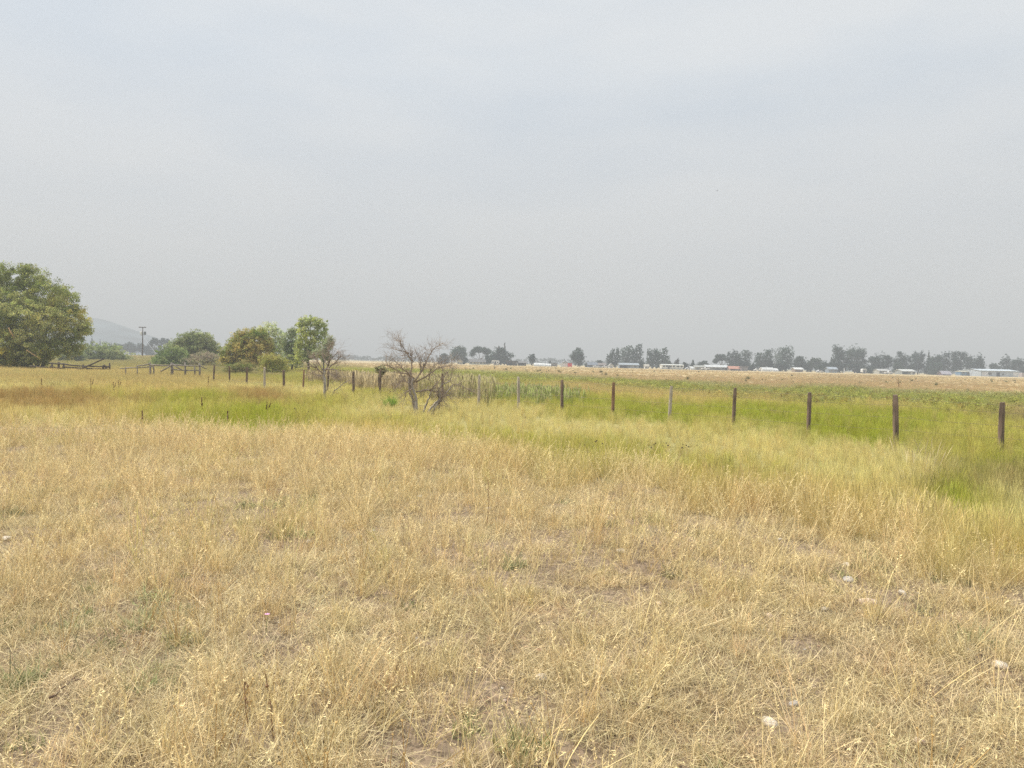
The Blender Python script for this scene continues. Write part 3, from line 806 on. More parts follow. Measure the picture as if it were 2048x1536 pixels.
# -- mid-distance bushes and trees, left -----------------------------------------------
GR1 = (.075, .105, .03)
tree('willow_shrub', 'low rounded pale green willow bush just right of the big willow', 'shrub', 133, 256, 688, 165, 'bush', (.085, .105, .042), (.135, .145, .065), 24000, 0.269, lobes=px_lobes(194.5, 165, [(160, 708, 18, 12), (185, 700, 22, 12), (210, 698, 22, 12), (232, 706, 18, 12), (200, 714, 44, 11), (245, 714, 12, 8)]), clump_r=.55)
tree('willow_shrub', 'small greyish green bush tucked against the right foot of the big willow', 'shrub', 118, 176, 694, 150, 'bush', (.075, .09, .045), (.11, .12, .06), 9000, 0.269, clump_r=.5)
tree('shrub', 'dense dark olive bush behind the right hand log fence', 'shrub', 303, 372, 689, 128, 'bush', (.065, .09, .028), (.115, .13, .05), 21000, 0.202, lobes=px_lobes(337.5, 128, [(322, 715, 17, 12), (340, 703, 18, 13), (335, 718, 22, 11), (358, 708, 16, 12), (362, 720, 14, 9), (312, 722, 10, 8)]), clump_r=.45)
tree('willow_tree', 'rounded olive tree rising behind the right hand log fence', 'tree', 344, 440, 664, 138, 'broad', (.075, .09, .035), (.135, .14, .065), 33000, 0.224, lobes=px_lobes(392, 138, [(362, 690, 18, 14), (385, 677, 22, 13), (405, 678, 20, 13), (424, 692, 15, 14), (395, 695, 28, 16), (370, 707, 20, 12), (415, 708, 22, 14), (432, 706, 9, 12), (352, 698, 9, 7)]), clump_r=.5)
tree('shrub', 'grey brown scrubby bush at the foot of the rounded olive tree', 'shrub', 366, 440, 703, 128, 'bush', (.13, .105, .075), (.14, .14, .07), 10500, 0.168, clump_r=.4)
tree('hawthorn_tree', 'broad bushy tree mixing green, rust and yellow leaves behind the wire fence', 'tree', 436, 548, 658, 96, 'broad', (.085, .115, .028), (.19, .145, .05), 45000, 0.168, lobes=px_lobes(492, 96, [(462, 705, 20, 18), (475, 686, 17, 15), (495, 673, 19, 13), (518, 668, 14, 11), (505, 695, 26, 20), (530, 690, 16, 18), (470, 722, 26, 12), (510, 718, 28, 14), (449, 713, 10, 12), (488, 700, 18, 16)]), clump_r=.36)
tree('aspen_tree', 'thin pale grey green tree behind the rust and yellow bushy tree', 'tree', 500, 572, 647, 112, 'tall', (.16, .175, .10), (.22, .23, .13), 10500, 0.190, lobes=px_lobes(536, 112, [(520, 668, 13, 12), (538, 656, 16, 9), (553, 668, 14, 12), (562, 686, 10, 14), (540, 690, 18, 18), (528, 676, 10, 12), (556, 708, 13, 14)]), clump_r=.40)
tree('shrub', 'small orange yellow bush in front of the green cottonwood', 'shrub', 516, 580, 706, 84, 'bush', (.155, .125, .035), (.13, .135, .035), 13500, 0.123, lobes=px_lobes(548, 84, [(548, 718, 22, 10), (535, 726, 16, 9), (562, 726, 16, 9)]), clump_r=.28)
tree('shrub', 'low russet and green bush along the wire fence below the rust tree', 'shrub', 446, 530, 722, 80, 'bush', (.125, .10, .04), (.085, .105, .03), 13500, 0.123, clump_r=.28)
tree('cottonwood_tree', 'tall airy green cottonwood, yellow at the crown, above the orange bush', 'tree', 580, 657, 636, 100, 'tall', (.135, .155, .07), (.20, .205, .06), 17000, 0.190, lobes=px_lobes(618, 100, [(605, 648, 12, 12), (622, 643, 14, 9), (640, 648, 12, 10), (612, 668, 15, 14), (635, 668, 14, 14), (648, 662, 9, 10), (618, 692, 20, 16), (606, 712, 20, 14), (632, 708, 17, 12), (597, 690, 9, 12), (646, 684, 9, 8)]), clump_r=.36)
tree('cottonwood_tree', 'short thin green tree on the left side of the airy cottonwood', 'tree', 562, 606, 657, 102, 'tall', (.115, .135, .07), (.15, .165, .085), 9750, 0.179, lobes=px_lobes(584, 102, [(585, 668, 12, 11), (572, 688, 11, 13), (592, 690, 10, 15), (580, 708, 13, 14), (590, 722, 14, 12)]), clump_r=.34)
tree('willow_shrub', 'sparse grey twiggy bush right of the airy cottonwood', 'shrub', 622, 672, 671, 94, 'tall', (.14, .135, .09), (.12, .14, .07), 5400, 0.146, lobes=px_lobes(647, 94, [(662, 680, 8, 8), (655, 692, 12, 9), (642, 704, 14, 9), (652, 714, 12, 9)]), clump_r=.34)

# -- hazy trees on the left horizon -------------------------------------------------------
G = 'smoky trees on the left horizon'
for i, (a, b, vt, Y, k, lab) in enumerate([
    (176, 192, 673, 640, 'conifer', 'tallest dark spire conifer in the smoke near the big willow'),
    (196, 204, 679, 660, 'conifer', 'narrow faint conifer right of the tallest spire conifer'),
    (206, 214, 686, 650, 'conifer', 'small faint pointed conifer right of the narrow one'),
    (218, 226, 683, 640, 'conifer', 'slim conifer midway along the smoky tree line'),
    (162, 184, 690, 600, 'bush', 'low smoky tree close beside the big willow crown'),
    (184, 214, 692, 620, 'bush', 'low smoky tree below the narrow conifers'),
    (212, 236, 688, 560, 'round', 'rounded smoky tree left of the utility pole'),
    (232, 250, 687, 540, 'round', 'darker rounded smoky tree second left of the utility pole'),
    (247, 275, 684, 545, 'round', 'largest rounded smoky tree just left of the utility pole'),
    (273, 292, 686, 550, 'round', 'smoky tree standing right behind the utility pole'),
    (290, 304, 685, 545, 'tall', 'smoky tree immediately right of the utility pole'),
    (300, 318, 675, 480, 'vase', 'open crowned smoky tree, left of the two airy ones'),
    (316, 340, 676, 485, 'vase', 'open crowned smoky tree, right of the two airy ones'),
    (300, 345, 693, 500, 'bush', 'low smoky growth below the two airy crowned trees')]):
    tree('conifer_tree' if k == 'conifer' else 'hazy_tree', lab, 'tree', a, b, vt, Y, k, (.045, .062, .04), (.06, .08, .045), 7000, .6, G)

# -- trees among the houses ------------------------------------------------------------------
G = 'trees among the distant houses'
D1, D2 = (.040, .056, .030), (.070, .088, .042)
P1, P2 = (.10, .115, .065), (.13, .14, .075)
for row in [
    (876, 906, 708, 430, 'bush', (.085, .08, .055), (.11, .105, .065), 'low greyish brown tree, farthest left of the distant farmyard'),
    (899, 937, 693, 440, 'round', (.065, .085, .04), (.095, .11, .05), 'round green tree beside the small pale farm cottage'),
    (938, 980, 693, 450, 'vase', (.055, .07, .035), (.08, .095, .045), 'vase shaped tree with bare forked trunks over the farmhouse'),
    (974, 1027, 694, 440, 'broad', (.05, .066, .036), (.07, .085, .042), 'very broad dome shaped willow behind the white camper'),
    (990, 1004, 690, 425, 'conifer', (.03, .042, .028), (.035, .05, .03), 'dark pointed spruce in front of the broad dome willow'),
    (1001, 1016, 685, 460, 'conifer', (.03, .042, .028), (.035, .05, .03), 'dark spruce poking above the broad dome willow'),
    (966, 984, 709, 420, 'bush', D1, D2, 'small bush between the farmhouse and the white camper'),
    (920, 936, 716, 415, 'bush', D1, D2, 'low dark bush right of the small pale farm cottage'),
    (1056, 1073, 708, 420, 'round', (.035, .052, .03), (.05, .068, .036), 'lone small round tree left of the white greenhouse'),
    (1097, 1103, 720, 450, 'conifer', D1, D1, 'tiny conifer behind the grey trailer'),
    (1139, 1173, 696, 420, 'broad', (.045, .062, .032), (.065, .082, .038), 'dark oval tree right of the red container'),
    (1170, 1184, 725, 440, 'bush', D1, D2, 'low bush between the oval tree and the dark blue house'),
    (1192, 1208, 721, 450, 'bush', D1, D2, 'low dark bush behind the dark blue house'),
    (1212, 1226, 702, 430, 'tall', P1, P2, 'pale narrow tree, left of the pair by the white shed'),
    (1221, 1239, 696, 425, 'tall', (.05, .07, .038), (.07, .09, .045), 'darker narrow tree, right of the pair by the white shed'),
    (1239, 1265, 690, 440, 'tall', P1, P2, 'tall pale yellowish poplar behind the carport house'),
    (1261, 1284, 687, 435, 'tall', (.045, .064, .036), (.06, .08, .04), 'tall dark poplar behind the carport house'),
    (1277, 1291, 722, 410, 'bush', D1, D2, 'dark bush at the right end of the carport house'),
    (1293, 1317, 696, 420, 'tall', (.06, .082, .04), (.08, .10, .05), 'full green poplar left of the white mobile home'),
    (1311, 1334, 695, 425, 'tall', (.075, .095, .045), (.095, .115, .055), 'lighter green poplar directly above the white mobile home'),
    (1329, 1346, 720, 440, 'bush', D1, D2, 'dark round bush behind the white mobile home'),
    (1349, 1358, 717, 430, 'tall', (.14, .09, .06), (.12, .09, .06), 'small rusty brown tree behind the white mobile home'),
    (1363, 1376, 725, 405, 'bush', (.03, .042, .028), D1, 'dark bush at the right end of the white mobile home'),
    (1378, 1393, 721, 430, 'conifer', D1, D2, 'dark wide conifer between the mobile home and the long grey building'),
    (1392, 1420, 722, 440, 'bush', (.06, .075, .04), (.08, .095, .05), 'spreading low tree left of the long grey building'),
    (1425, 1459, 710, 450, 'vase', (.055, .07, .038), (.07, .085, .045), 'flat topped spreading tree behind the long grey building'),
    (1453, 1476, 699, 440, 'tall', (.035, .052, .034), (.055, .072, .04), 'dark tall tree behind the long grey building'),
    (1470, 1500, 699, 445, 'tall', (.055, .075, .04), (.075, .095, .048), 'lighter tall tree behind the orange roofed shed'),
    (1470, 1500, 723, 425, 'bush', (.035, .05, .03), D1, 'dark thicket beside the orange roofed shed'),
    (1499, 1513, 726, 420, 'conifer', (.032, .046, .03), D1, 'small dark conifer right of the orange roofed shed'),
    (1510, 1542, 698, 430, 'tall', (.06, .08, .042), (.09, .105, .055), 'tall tapering tree left of the white tent building'),
    (1534, 1547, 719, 415, 'round', (.03, .045, .03), D1, 'small dark tree at the foot of the tall tapering tree'),
    (1546, 1562, 693, 560, 'tall', P1, P2, 'faint ghostly poplar behind the white tent building'),
    (1555, 1584, 690, 440, 'tall', (.075, .095, .05), (.10, .118, .06), 'tall slender grey green poplar right of the ghostly one'),
    (1545, 1580, 726, 430, 'bush', (.05, .068, .036), (.07, .085, .045), 'low hedge at the foot of the slender poplar'),
    (1582, 1616, 711, 430, 'broad', (.04, .055, .034), (.075, .085, .05), 'bushy dark tree over the shed with a white roof'),
    (1607, 1624, 721, 435, 'bush', (.07, .09, .05), (.09, .105, .055), 'pale low tree right of the shed with a white roof'),
    (1617, 1644, 716, 430, 'round', (.12, .115, .06), (.15, .14, .075), 'yellowish weeping tree between the sheds'),
    (1635, 1661, 723, 420, 'bush', (.045, .064, .034), (.06, .08, .04), 'dark green round bush left of the blue grey shed'),
    (1661, 1697, 688, 430, 'broad', (.042, .06, .034), (.06, .08, .042), 'left half of the largest leafy tree clump, behind the white post'),
    (1688, 1730, 687, 440, 'broad', (.05, .068, .038), (.09, .10, .052), 'right half of the largest leafy tree clump, behind the white post'),
    (1655, 1690, 722, 425, 'bush', (.035, .05, .032), D1, 'dark low growth behind the blue grey shed'),
    (1700, 1733, 728, 425, 'bush', (.05, .065, .04), D1, 'low growth between the white post and the small white camper'),
    (1729, 1745, 737, 400, 'bush', (.085, .10, .05), (.10, .11, .055), 'little rounded green bush right of the small white camper'),
    (1733, 1781, 704, 430, 'broad', (.036, .052, .034), (.055, .072, .04), 'dark dome shaped tree behind the long pale house'),
    (1784, 1806, 723, 420, 'bush', (.08, .095, .05), (.095, .11, .055), 'pale bushy tree at the left end of the long tree line'),
    (1787, 1822, 702, 440, 'broad', (.038, .055, .036), (.055, .072, .042), 'first dark tree at the left of the long tree line'),
    (1818, 1852, 702, 445, 'broad', (.042, .06, .038), (.06, .078, .044), 'second dark tree of the long tree line, above the low flat house'),
    (1848, 1864, 701, 450, 'conifer', (.07, .078, .045), (.085, .09, .05), 'brownish pointed conifer within the long tree line'),
    (1850, 1882, 710, 440, 'broad', (.055, .07, .04), (.075, .09, .05), 'mid green tree right of the brownish conifer'),
    (1872, 1898, 703, 445, 'tall', (.04, .058, .036), (.065, .08, .045), 'dark narrow tree above the purple grey tent'),
    (1860, 1895, 726, 430, 'bush', (.07, .085, .045), (.085, .10, .05), 'pale undergrowth left of the purple grey tent'),
    (1896, 1932, 701, 440, 'broad', (.038, .055, .036), (.05, .068, .04), 'largest dark tree of the long line, left of the blue house'),
    (1926, 1946, 709, 450, 'round', (.075, .08, .048), (.08, .09, .05), 'brownish green tree behind the blue house'),
    (1938, 1970, 706, 440, 'broad', (.04, .058, .038), (.06, .078, .045), 'dark tree ending the long line, behind the blue house'),
    (1978, 1998, 726, 470, 'round', D1, D2, 'small round tree peeping over the long metal building'),
    (2000, 2018, 710, 450, 'tall', (.042, .06, .038), (.055, .072, .042), 'narrow dark tree above the right end of the metal building'),
    (2016, 2046, 713, 445, 'broad', (.045, .062, .04), (.06, .075, .044), 'broad dark tree at the right edge of the photo'),
    (2040, 2082, 711, 450, 'broad', (.045, .062, .04), (.06, .075, .044), 'dark tree cut off by the right edge of the photo'),
]:
    u0, u1, vt, Y, k, c1, c2, lab = row
    nm = {'conifer': 'conifer_tree', 'bush': 'shrub', 'tall': 'poplar_tree', 'vase': 'spreading_tree', 'broad': 'broadleaf_tree', 'round': 'broadleaf_tree'}[k]
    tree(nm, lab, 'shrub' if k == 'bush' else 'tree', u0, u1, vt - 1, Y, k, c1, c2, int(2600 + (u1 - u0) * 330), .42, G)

# faint far wood on the horizon
def far_wood():
    r = np.random.default_rng(5); n = 1500
    u = r.uniform(300, 2300, n); Y = r.uniform(900, 1020, n)
    x = (u - 1024) / F * Y
    hh = 3 + 6.5 * fbm(u * .012, u * 0 + 2, 61) * (1 + .3 * r.normal(0, 1, n) * .5)
    cen = np.stack([x, Y, hh * r.uniform(.15, .9, n)], -1)
    V, Q, K = leaf_cloud(cen, np.full(n, 2.2), 14, 1.8, np.tile([[.05, .065, .04]], (n, 1)), .2, .8, 0, 4)
    tag(link('distant_wood', new_mesh('distant_wood', V, Q, LEAF, False, K)), 'faint far off belt of trees dissolving into smoke along the horizon', 'wood', None, 'stuff')
far_wood()

# ------------------------------------------------------------------ dead trees
def dead_tree(label, Y, u, lines, seed, twigs, wmul=1.0):
    r = np.random.default_rng(seed)
    x0, y0, z0 = place(u, Y)
    t = thing('dead_tree', label, 'tree', (x0, y0, z0))
    tm, bm = MB(), MB()
    segs = []
    for (main, r0, r1, dy0, dy1, pts) in lines:
        P3 = []
        for i, (a, b) in enumerate(pts):
            f = i / (len(pts) - 1); dy = dy0 + (dy1 - dy0) * f + r.normal(0, .02)
            p = P(a, b, Y + dy); P3.append(p - [x0, y0, z0])
        # subdivide with slight wobble
        Q3 = [P3[0]]
        for i in range(len(P3) - 1):
            for k in (1, 2, 3):
                q = P3[i] + (P3[i + 1] - P3[i]) * k / 3
                if k < 3: q = q + r.normal(0, .012, 3)
                Q3.append(q)
        rr = [(r0 + (r1 - r0) * i / (len(Q3) - 1)) * wmul for i in range(len(Q3))]
        (tm if main else bm).tube(Q3, rr, 7)
        segs.append((Q3, rr, main))
    def grow(p, d, length, rad, depth):
        n = 5; pts = [p]; d = d / np.linalg.norm(d)
        for i in range(n):
            d = d + r.normal(0, .17, 3) + np.array([0, 0, .03]); d /= np.linalg.norm(d); pts.append(pts[-1] + d * length / n)
        bm.tube(pts, np.linspace(rad, rad * .35, n + 1), 4 if depth else 5, cap=False)
        if depth < 2:
            for k in range(r.integers(2, 5)):
                i = r.integers(1, n + 1); dd = d + r.normal(0, .75, 3)
                grow(pts[i], dd, length * r.uniform(.35, .65), rad * .6, depth + 1)
    for Q3, rr, main in segs:
        n = int(twigs * len(Q3) / 10 * (0.25 if main else 1.0))
        for k in range(n):
            i = r.integers(max(1, len(Q3) // 4), len(Q3)); i = min(i, len(Q3) - 1)
            d = (Q3[i] - Q3[i - 1]); d = d / np.linalg.norm(d) + r.normal(0, .7, 3)
            grow(Q3[i], d, r.uniform(.18, .62), max(.004, min(rr[i] * .4, .008)), 0)
    tm.build('trunk', DEADW, t, smooth=True); bm.build('crown', DEADTW, t, smooth=True)
    return t
dead_tree('leafless grey dead tree with several leaning stems, the larger and nearer of the two', 27.0, 834, [
    (1, .085, .055, 0, 0, [(835, 836), (833, 822), (832, 800), (828, 785), (824, 773), (826, 757)]),
    (1, .065, .045, .1, .1, [(829, 836), (830, 822), (826, 800), (821, 783), (818, 765), (820, 749)]),
    (0, .035, .010, 0, -.5, [(828, 757), (817, 747), (804, 736), (787, 720)]),
    (0, .040, .007, .1, .3, [(819, 752), (824, 734), (822, 718), (812, 704), (802, 687), (793, 679)]),
    (0, .022, .006, .2, .5, [(818, 706), (804, 702), (777, 695)]),
    (0, .040, .007, 0, .3, [(828, 765), (845, 741), (855, 718), (865, 700), (884, 686)]),
    (0, .036, .008, 0, -.4, [(832, 765), (857, 749), (877, 736), (902, 729)]),
    (0, .040, .018, 0, -.2, [(832, 784), (849, 780), (873, 783), (878, 795), (879, 822)]),
    (1, .055, .025, .2, .4, [(855, 830), (862, 816), (876, 802), (884, 794), (896, 781), (906, 769)]),
    (0, .024, .008, .4, .6, [(906, 769), (925, 773), (943, 784)]),
    (1, .045, .022, .5, .5, [(846, 826), (851, 812), (859, 796), (862, 780), (873, 767)]),
    (0, .022, .008, .5, .8, [(873, 767), (885, 757), (898, 740), (904, 726)]),
    (1, .050, .024, -.2, -.3, [(862, 832), (872, 812), (881, 797), (877, 780), (882, 770), (900, 762)]),
    (0, .022, .007, -.3, -.4, [(881, 797), (890, 785), (899, 795)]),
    (0, .024, .006, -.1, -.5, [(824, 777), (812, 785), (806, 806)]),
    (0, .030, .006, 0, -.6, [(822, 770), (806, 760), (796, 768), (790, 778)]),
    (0, .030, .008, 0, .2, [(840, 750), (842, 730), (838, 712)]),
    (0, .026, .006, 0, .1, [(857, 760), (861, 742), (872, 728)]),
    (0, .026, .006, 0, -.3, [(820, 749), (800, 745), (784, 735), (774, 730)]),
], 3, 34, .82)
dead_tree('smaller dead tree with a pale bare trunk and spreading twigs left of the larger one', 35.0, 650, [
    (1, .100, .060, 0, 0, [(650, 806), (649, 790), (650, 764), (647, 750), (650, 741)]),
    (0, .050, .012, 0, .3, [(650, 741), (655, 733), (660, 717), (656, 701), (660, 692)]),
    (0, .040, .008, 0, -.3, [(647, 748), (634, 736), (622, 732), (608, 736)]),
    (0, .035, .008, 0, .4, [(648, 744), (636, 724), (628, 716), (618, 714)]),
    (0, .040, .008, 0, .2, [(652, 740), (669, 727), (681, 713), (695, 717)]),
    (0, .038, .010, 0, -.4, [(655, 738), (672, 740), (674, 757)]),
    (0, .030, .008, 0, .5, [(655, 730), (645, 712), (646, 697)]),
    (0, .030, .008, 0, .5, [(658, 722), (672, 708), (676, 699)]),
    (1, .030, .014, .3, .3, [(660, 798), (668, 784), (674, 778), (686, 768), (700, 760)]),
    (0, .030, .007, 0, -.4, [(648, 752), (632, 750), (620, 745)]),
    (0, .030, .007, 0, -.4, [(655, 745), (668, 752), (672, 762)]),
], 9, 30, .9)

# ------------------------------------------------------------------ wire fence with wooden posts
def make_fence():
    root = thing('wire_fence', 'long barbed wire fence on weathered wooden posts crossing the field', 'fence', (0, 0, 0))
    PM = [mat_simple('post_wood_dark', (.17, .12, .09), .95, .6, 9, .5, stretch=(1, 1, .15)),
          mat_simple('post_wood_red', (.24, .14, .085), .95, .6, 9, .5, stretch=(1, 1, .15)),
          mat_simple('post_wood_grey', (.40, .345, .28), .95, .35, 9, .5, stretch=(1, 1, .15))]
    us = {-1: 2236, 0: 2001, 1: 1792, 2: 1616, 3: 1466, 4: 1338, 5: 1225, 6: 1124, 7: 1037, 8: 957, 9: 885, 10: 820, 11: 760, 12: 707, 13: 655, 14: 606, 15: 568, 16: 529, 17: 493, 18: 459, 19: 427}
    tops = {-1: 812, 0: 805, 1: 790, 2: 785, 3: 776, 4: 772, 5: 765, 6: 760, 7: 754, 8: 750, 9: 747, 10: 744, 11: 739, 12: 743, 13: 740, 14: 740, 15: 740, 16: 735, 17: 734, 18: 732, 19: 730}
    pale = {4, 7, 8, 16}; red = {5, 14}
    W = []
    for k in range(-1, 20):
        Y = 19.0 * (11 + k) / 11
        x, y, z = place(us[k], Y); top = P(us[k], tops[k], Y)[2]; h = top - z
        r = np.random.default_rng(40 + k); m = MB(); nseg, ns = 7, 10; rad = .062 * r.uniform(.88, 1.12) * (1.15 if k in (1,) else 1)
        vs = []; 
        for i in range(nseg + 1):
            for q in range(ns):
                a = 2 * math.pi * q / ns; rr = rad * (1 + .10 * math.sin(2 * a + k) + r.normal(0, .035)) * (1 if i < nseg else .82)
                zz = -.4 + (h + .4) * i / nseg + (r.normal(0, .010) if i == nseg else 0)
                vs.append((rr * math.cos(a), rr * math.sin(a), zz))
        fs = [(i * ns + q, i * ns + (q + 1) % ns, (i + 1) * ns + (q + 1) % ns, (i + 1) * ns + q) for i in range(nseg) for q in range(ns)]
        vs.append((0.005, 0, h + .012)); fs += [(nseg * ns + q, nseg * ns + (q + 1) % ns, len(vs) - 1) for q in range(ns)]
        m.add(vs, fs)
        o = m.build('post', PM[2 if k in pale else 1 if k in red else 0], root, (x, y, z))
        o.rotation_euler = (r.normal(0, .018), r.normal(0, .022), r.uniform(0, 3))
        if k in pale: o['label'] = 'pale grey weathered post'
        if k in red: o['label'] = 'rusty red brown post'
        W.append((x, y - .07, z, h))
    WM = mat_simple('rusty_wire', (.16, .12, .10), .6, .2, metal=.6)
    for f in (.30, .55, .80, .95):
        m = MB(); pts = []
        for (a, b) in zip(W[:-1], W[1:]):
            for s in (0, .5):
                p = np.array([a[0] + (b[0] - a[0]) * s, a[1] + (b[1] - a[1]) * s, a[2] + (b[2] - a[2]) * s + f * (a[3] + (b[3] - a[3]) * s) - (.02 if s else 0)]); pts.append(p)
        pts.append(np.array([W[-1][0], W[-1][1], W[-1][2] + f * W[-1][3]]))
        m.tube(pts, .0028, 4); m.build('wire', WM, root)
make_fence()

# ------------------------------------------------------------------ log fences at the left
LOGM = mat_simple('old_log', (.085, .068, .055), .95, .4, 6, .4); LOGG = mat_simple('grey_log', (.22, .19, .16), .95, .35, 6, .4)
def log_fence(label, Y, uc, mat, posts, rails):
    x0, y0, z0 = place(uc, Y); t = thing('log_fence', label, 'fence', (x0, y0, z0))
    o0 = np.array([x0, y0, z0])
    for (u, vt, dy, rr) in posts:
        b = np.array(place(u, Y + dy)); tp = P(u, vt, Y + dy)
        MB().tube([b - o0 - [0, 0, .3], (b + tp) / 2 - o0 + [.03, 0, 0], tp - o0], [rr, rr * .95, rr * .85], 7).build('post', mat, t, smooth=True)
    for (u0, v0, u1, v1, dy, rr) in rails:
        a, b = P(u0, v0, Y + dy), P(u1, v1, Y + dy + .15)
        MB().tube([a - o0, (a + b) / 2 - o0 - [0, 0, .04], b - o0], [rr, rr * .9, rr * .75], 7).build('rail', mat, t, smooth=True)
log_fence('dark collapsing log rail fence in front of the big willow, one pole sticking up', 76, 160, LOGM,
    [(104, 728, .2, .10), (117, 724, 0, .12), (127, 726, .3, .10), (154, 734, .1, .09), (166, 729, -.2, .11), (172, 731, .2, .10), (206, 731, 0, .12), (212, 732, .4, .15), (219, 726, 0, .09)],
    [(98, 726, 128, 728, -.2, .08), (117, 727, 174, 733, -.25, .085), (125, 734, 213, 738, -.2, .085), (176, 732, 219, 733, -.3, .08), (152, 741, 207, 718, -.45, .085), (128, 742, 208, 743, -.2, .08),
     (100, 733, 128, 737, .1, .08), (207, 730, 220, 735, -.3, .08), (215, 738, 232, 742, .2, .07), (60, 732, 104, 735, .1, .08)])
log_fence('grey log rail fence right of the dark one, meeting the wire fence', 62, 330, LOGG,
    [(251, 734, 0, .05), (274, 733, .5, .05), (300, 725, 0, .085), (307, 731, .3, .06), (343, 725, 0, .10), (345, 729, .35, .07), (370, 725, 0, .08), (389, 731, .2, .07), (399, 726, 0, .09)],
    [(274, 732, 302, 727, -.2, .055), (300, 729.5, 343, 731, -.25, .065), (344, 729.5, 400, 732, -.25, .065), (321, 743, 347, 727.5, -.4, .06), (251, 736, 308, 733, -.1, .05), (306, 734, 309, 741, -.2, .05),
     (345, 728, 366, 741, -.35, .055), (240, 737, 262, 735, 0, .045), (343, 739, 400, 741, -.1, .055), (399, 730, 414, 738, .1, .05)])

# ------------------------------------------------------------------ utility pole
def utility_pole():
    Y = 240; u = 285; x, y, z = place(u, Y); s = Y / F
    t = thing('utility_pole', 'lone wooden utility pole with crossarm and two transformers on the left horizon', 'pole', (x, y, z))
    H = P(285.6, 655, Y)[2] - z
    PMt = mat_simple('pole_wood', (.085, .065, .055), .95, .2); CAN = mat_simple('transformer_grey', (.62, .62, .60), .5, .1); CAN2 = mat_simple('transformer_dark', (.10, .11, .12), .5, .1)
    MB().tube([(0, 0, -.5), (0, 0, H * .5), (0, 0, H)], [.19, .17, .13], 10).build('pole', PMt, t, smooth=True)
    MB().box(-7.2 * s, 7.2 * s, -.26, -.14, H - .10, H + .16).build('crossarm', PMt, t)
    INS = mat_simple('porcelain', (.3, .2, .15), .3, .1)
    for q in (-6.6, -3.4, 3.4, 6.6): MB().tube([(q * s, -.2, H + .16), (q * s, -.2, H + .24), (q * s, -.2, H + .30), (q * s, -.2, H + .34)], [.03, .07, .07, .03], 8).build('insulator', INS, t)
    def can(cx, mt, rr):
        z0 = H - 14.5 * s
        o = MB().tube([(cx, 0, z0), (cx, 0, z0 + .06), (cx, 0, z0 + 5.6 * s), (cx, 0, z0 + 6.4 * s)], [rr * .9, rr, rr, rr * .55], 12).build('transformer', mt, t, smooth=False)
        MB().tube([(cx, 0, z0 + 6.4 * s), (cx, 0, z0 + 7.8 * s)], [.05, .03], 6).build('bushing', INS, o)
    can(-3.3 * s, CAN, .33); can(4.6 * s, CAN2, .36)
    MB().box(-4.4 * s, 4.4 * s, -.05, .05, H - 15.6 * s, H - 15.2 * s).build('bracket', PMt, t)
    e = np.array(place(317, Y - 12)) - [x, y, z]
    a_ = np.array([.1, 0, H - 18 * s])
    MB().tube([a_, a_ * .5 + e * .5, e], .03, 5).build('guy_wire', mat_simple('guy_wire_steel', (.45, .45, .46), .5, .1), t)
utility_pole()

# ------------------------------------------------------------------ houses, sheds, vehicles
_pm = {}
def paint(c, rough=.6, noise=.16, scale=.8):
    c = tuple(v * .74 for v in c)
    k = tuple(c) + (rough,)
    if k not in _pm: _pm[k] = mat_simple('painted_surface', c, rough, noise, scale)
    return _pm[k]
GLASS = mat_simple('window_glass', (.035, .04, .045), .15, .1, spec=.6)
TYRE = mat_simple('tyre_rubber', (.02, .02, .02), .8, .1)
TRIM = (.62, .62, .60)
def frame_of(u0, u1, vt, Y):
    uc = (u0 + u1) / 2; x, y, z = place(uc, Y); W = (u1 - u0) / F * Y; H = P(uc, vt, Y)[2] - z
    return x, y, z, W, H
def openings(t, spec, y, H0):
    """spec: list of (kind, xcentre, w, z0, z1[, colour])"""
    for s in spec:
        k, xc, w_, z0, z1 = s[:5]; c = s[5] if len(s) > 5 else None
        if k == 'window':
            o = MB().box(xc - w_ / 2 - .08, xc + w_ / 2 + .08, y - .07, y + .02, z0 - .08, z1 + .08).build('window', paint(TRIM), t)
            MB().box(xc - w_ / 2, xc + w_ / 2, y - .085, y - .06, z0, z1).build('pane', GLASS, o)
        else:
            MB().box(xc - w_ / 2, xc + w_ / 2, y - .06, y + .02, z0, z1).build('door' if k == 'door' else k, paint(c or (.30, .28, .26)), t)  # open bays are near-black panels, their inner shade put into the colour
